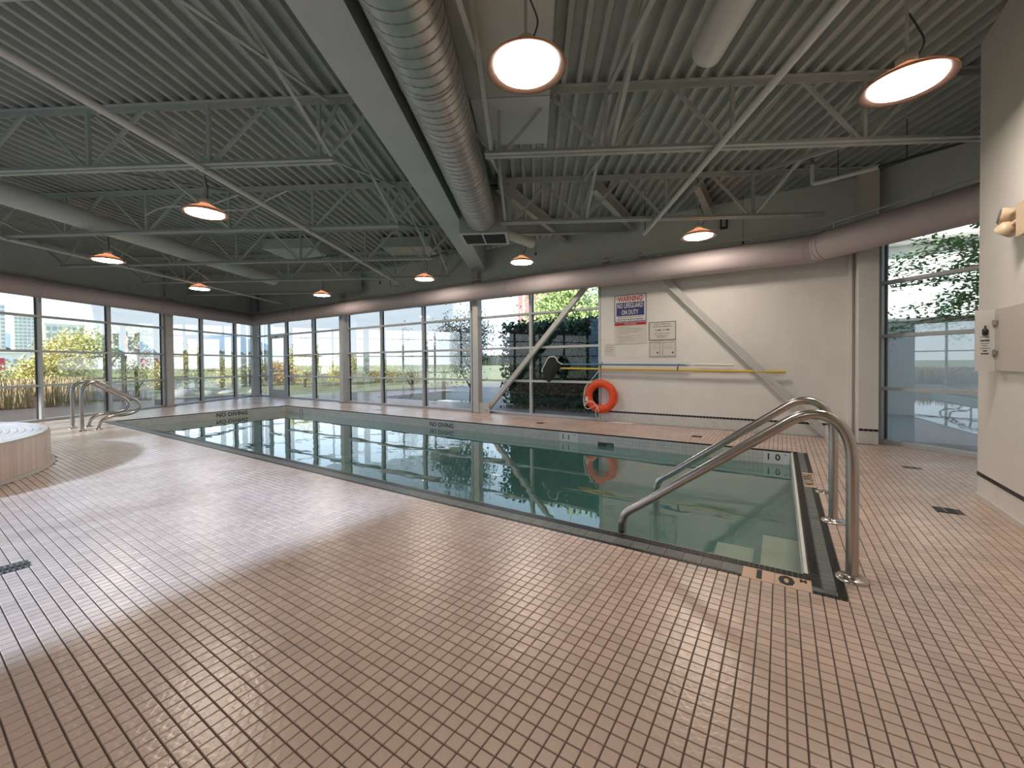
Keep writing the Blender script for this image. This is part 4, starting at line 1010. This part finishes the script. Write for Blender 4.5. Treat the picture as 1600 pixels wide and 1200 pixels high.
# reeds, rocks
b = MB(); r = np.random.default_rng(11); vs, fs = [], []
for k in range(9000):
    x = r.uniform(-27.5, -19); y = r.uniform(-2.5, 5.4 + (x + 19) * .03) ; h = r.uniform(.7, 1.15) * (1 if y < 4.8 else .6); z = -.3
    a = r.uniform(0, 3.14); dx, dy = .018 * math.cos(a), .018 * math.sin(a); lx, ly = r.normal(0, .12), r.normal(0, .12)
    vs += [(x - dx, y - dy, z), (x + dx, y + dy, z), (x + lx + dx * .4, y + ly + dy * .4, z + h), (x + lx - dx * .4, y + ly - dy * .4, z + h)]; fs.append((4 * k, 4 * k + 1, 4 * k + 2, 4 * k + 3))
ob = tag(b.add(vs, fs).build('dry_reeds', m_reed), 'tall dry tan reeds outside the left windows', 'grass'); ob['kind'] = 'stuff'
for k, (x, y, s_, lb) in enumerate([(-25.2, 6.2, .36, 'pale boulder on the lawn left of the first column'), (-24.7, 8.05, .42, 'largest pale boulder on the lawn, right of the first column'), (-24.4, 9.1, .3, 'pale boulder on the lawn in the middle of the corner bay'), (-25, 10.2, .32, 'low flat pale boulder on the lawn, corner bay'), (-24.5, 11.4, .26, 'small pale boulder on the lawn nearest the far corner')]):
    import bmesh
    bm_ = bmesh.new(); bmesh.ops.create_icosphere(bm_, subdivisions=3, radius=1); rr = random.Random(k)
    ax = [Vec((rr.gauss(0, 1), rr.gauss(0, 1), rr.gauss(0, 1))).normalized() for _ in range(9)]
    for v in bm_.verts:
        d_ = 1 + sum(.10 * max(0, v.co.dot(a) - .3) for a in ax) - sum(.22 * max(0, v.co.dot(a) - .75) for a in ax[::2]); v.co *= d_; v.co = Vec((v.co.x * s_, v.co.y * s_ * 1.2, v.co.z * s_ * (.75 if k != 3 else .4)))
    me = bpy.data.meshes.new('boulder'); bm_.to_mesh(me); me.materials.append(m_rock); ob = bpy.data.objects.new('boulder', me); COL.objects.link(ob); ob.location = (x, y, -.22); tag(ob, lb, 'rock')
# distant town
def building(name, x, y0, y1, dpt, z1, m_, label, floors, bays, mw_=m_tglass, z0=-2, cat='building'):
    t = thing(name, label, cat, (x, (y0 + y1) / 2, z0)); box('wall', m_, t, x - dpt, x, y0, y1, z0, z1)
    fh = (z1 - z0) / floors; bw = (y1 - y0) / bays
    ref = None
    for i in range(floors):
        b = MB()
        for j in range(bays): b.box(x - .1, x + .25, y0 + bw * (j + .18), y0 + bw * (j + .82), z0 + fh * (i + .25), z0 + fh * (i + .8))
        b.build('window_row', mw_, t)
    box('roof', m_, t, x - dpt - .3, x + .3, y0 - .3, y1 + .3, z1, z1 + fh * .25)
    return t
building('apartment_tower', -418, 38, 44.6, 12, 41, m_tower, 'tall beige apartment tower at the far left horizon', 17, 3)
building('apartment_tower', -397, 45.6, 54.6, 12, 32.6, m_tower, 'white and glass apartment tower second from the left', 16, 5)
building('office_block', -296, 43.5, 57, 12, 21.6, m_tower, 'wide grey green office block behind the yellow tree', 7, 6)
building('apartment_block', -313, 64.5, 69.4, 10, 18, m_tower, 'small white block with dark balconies right of the office block', 7, 3)
building('apartment_tower', -487, 111.2, 115, 8, 29, m_pink, 'thin pinkish tower under construction on the horizon', 9, 2)
building('apartment_tower', -436, 108.2, 112, 8, 24, m_pink, 'left pink tower block before the low mountain', 8, 2)
building('apartment_tower', -435.5, 112.2, 115.4, 8, 27.5, m_pink, 'right pink tower block before the low mountain', 8, 2, m_mag)
for y, zt, lb in ((110, 36, 'thin tower crane above the pink towers'), (62, 24, 'thin tower crane behind the office block')):
    t = thing('tower_crane', lb, 'crane', (-445, y, 0)); box('mast', m_grate, t, -445.2, -444.8, y - .2, y + .2, 0, zt); box('jib', m_grate, t, -445.2, -444.8, y - 5, y + 2.5, zt - 1.2, zt - .9)
def low(x, y0, y1, z1, label, reds):
    t = thing('low_building', label, 'building', (x, (y0 + y1) / 2, -1.6)); box('wall', m_bwhite, t, x - 8, x, y0, y1, -1.7, z1); box('roof', m_tower, t, x - 8.4, x + .4, y0 - .4, y1 + .4, z1, z1 + .35)
    k = 0; y = y0 + .8
    while y < y1 - 1.6:
        wn = box('window', m_tglass, t, x, x + .12, y, y + 1.5, z1 - 2.2, z1 - 1.2); k += 1
        wn = box('window', m_tglass, t, x, x + .12, y, y + 1.5, z1 - 4.6, z1 - 3.6); y += 2.2
    for a, b_ in reds: box('red_panel', m_bred, t, x, x + .2, a, b_, z1 - 5.2, z1 - 1.0)
low(-139, 4, 19.5, 4.2, 'long low white building with red panels at the far left', [(13.2, 14.6), (6.4, 7.4), (10, 10.6)])
low(-145, 37.8, 43.4, 4.3, 'low white building with a red panel left of the first column', [(38.6, 40.2), (41.4, 42.2)])
low(-141, 52.6, 55.6, 4.4, 'small white building with red panel right of the round tree', [(53.0, 54.3)])
low(-157, 46, 84, 4.6, 'very long low white warehouse along the horizon', [])
low(-168, 19, 37, 5.0, 'low pale building behind the yellow shrubs', [])
low(-110, 74, 140, 4.2, 'long white industrial building seen through the back windows', [])
b = MB(); r = np.random.default_rng(3)
pts_ = [(-420 + 2.0 * k * .6, 40 + k * 4.4) for k in range(110)]
for (x, y) in pts_:
    h = r.uniform(9, 16); rr_ = r.uniform(5, 9); cvs = []
    b.add([(x - 1, y - rr_, -2), (x - 1, y + rr_, -2), (x, y + rr_ * .7, h * .8), (x, y, h), (x, y - rr_ * .8, h * .75), (x - 6, y, h * .8)], [(0, 1, 2, 3, 4), (3, 2, 5), (4, 3, 5)])
ob = tag(b.build('distant_woods', m_treeline), 'dark wooded line along the horizon before the mountains', 'woods'); ob['kind'] = 'stuff'
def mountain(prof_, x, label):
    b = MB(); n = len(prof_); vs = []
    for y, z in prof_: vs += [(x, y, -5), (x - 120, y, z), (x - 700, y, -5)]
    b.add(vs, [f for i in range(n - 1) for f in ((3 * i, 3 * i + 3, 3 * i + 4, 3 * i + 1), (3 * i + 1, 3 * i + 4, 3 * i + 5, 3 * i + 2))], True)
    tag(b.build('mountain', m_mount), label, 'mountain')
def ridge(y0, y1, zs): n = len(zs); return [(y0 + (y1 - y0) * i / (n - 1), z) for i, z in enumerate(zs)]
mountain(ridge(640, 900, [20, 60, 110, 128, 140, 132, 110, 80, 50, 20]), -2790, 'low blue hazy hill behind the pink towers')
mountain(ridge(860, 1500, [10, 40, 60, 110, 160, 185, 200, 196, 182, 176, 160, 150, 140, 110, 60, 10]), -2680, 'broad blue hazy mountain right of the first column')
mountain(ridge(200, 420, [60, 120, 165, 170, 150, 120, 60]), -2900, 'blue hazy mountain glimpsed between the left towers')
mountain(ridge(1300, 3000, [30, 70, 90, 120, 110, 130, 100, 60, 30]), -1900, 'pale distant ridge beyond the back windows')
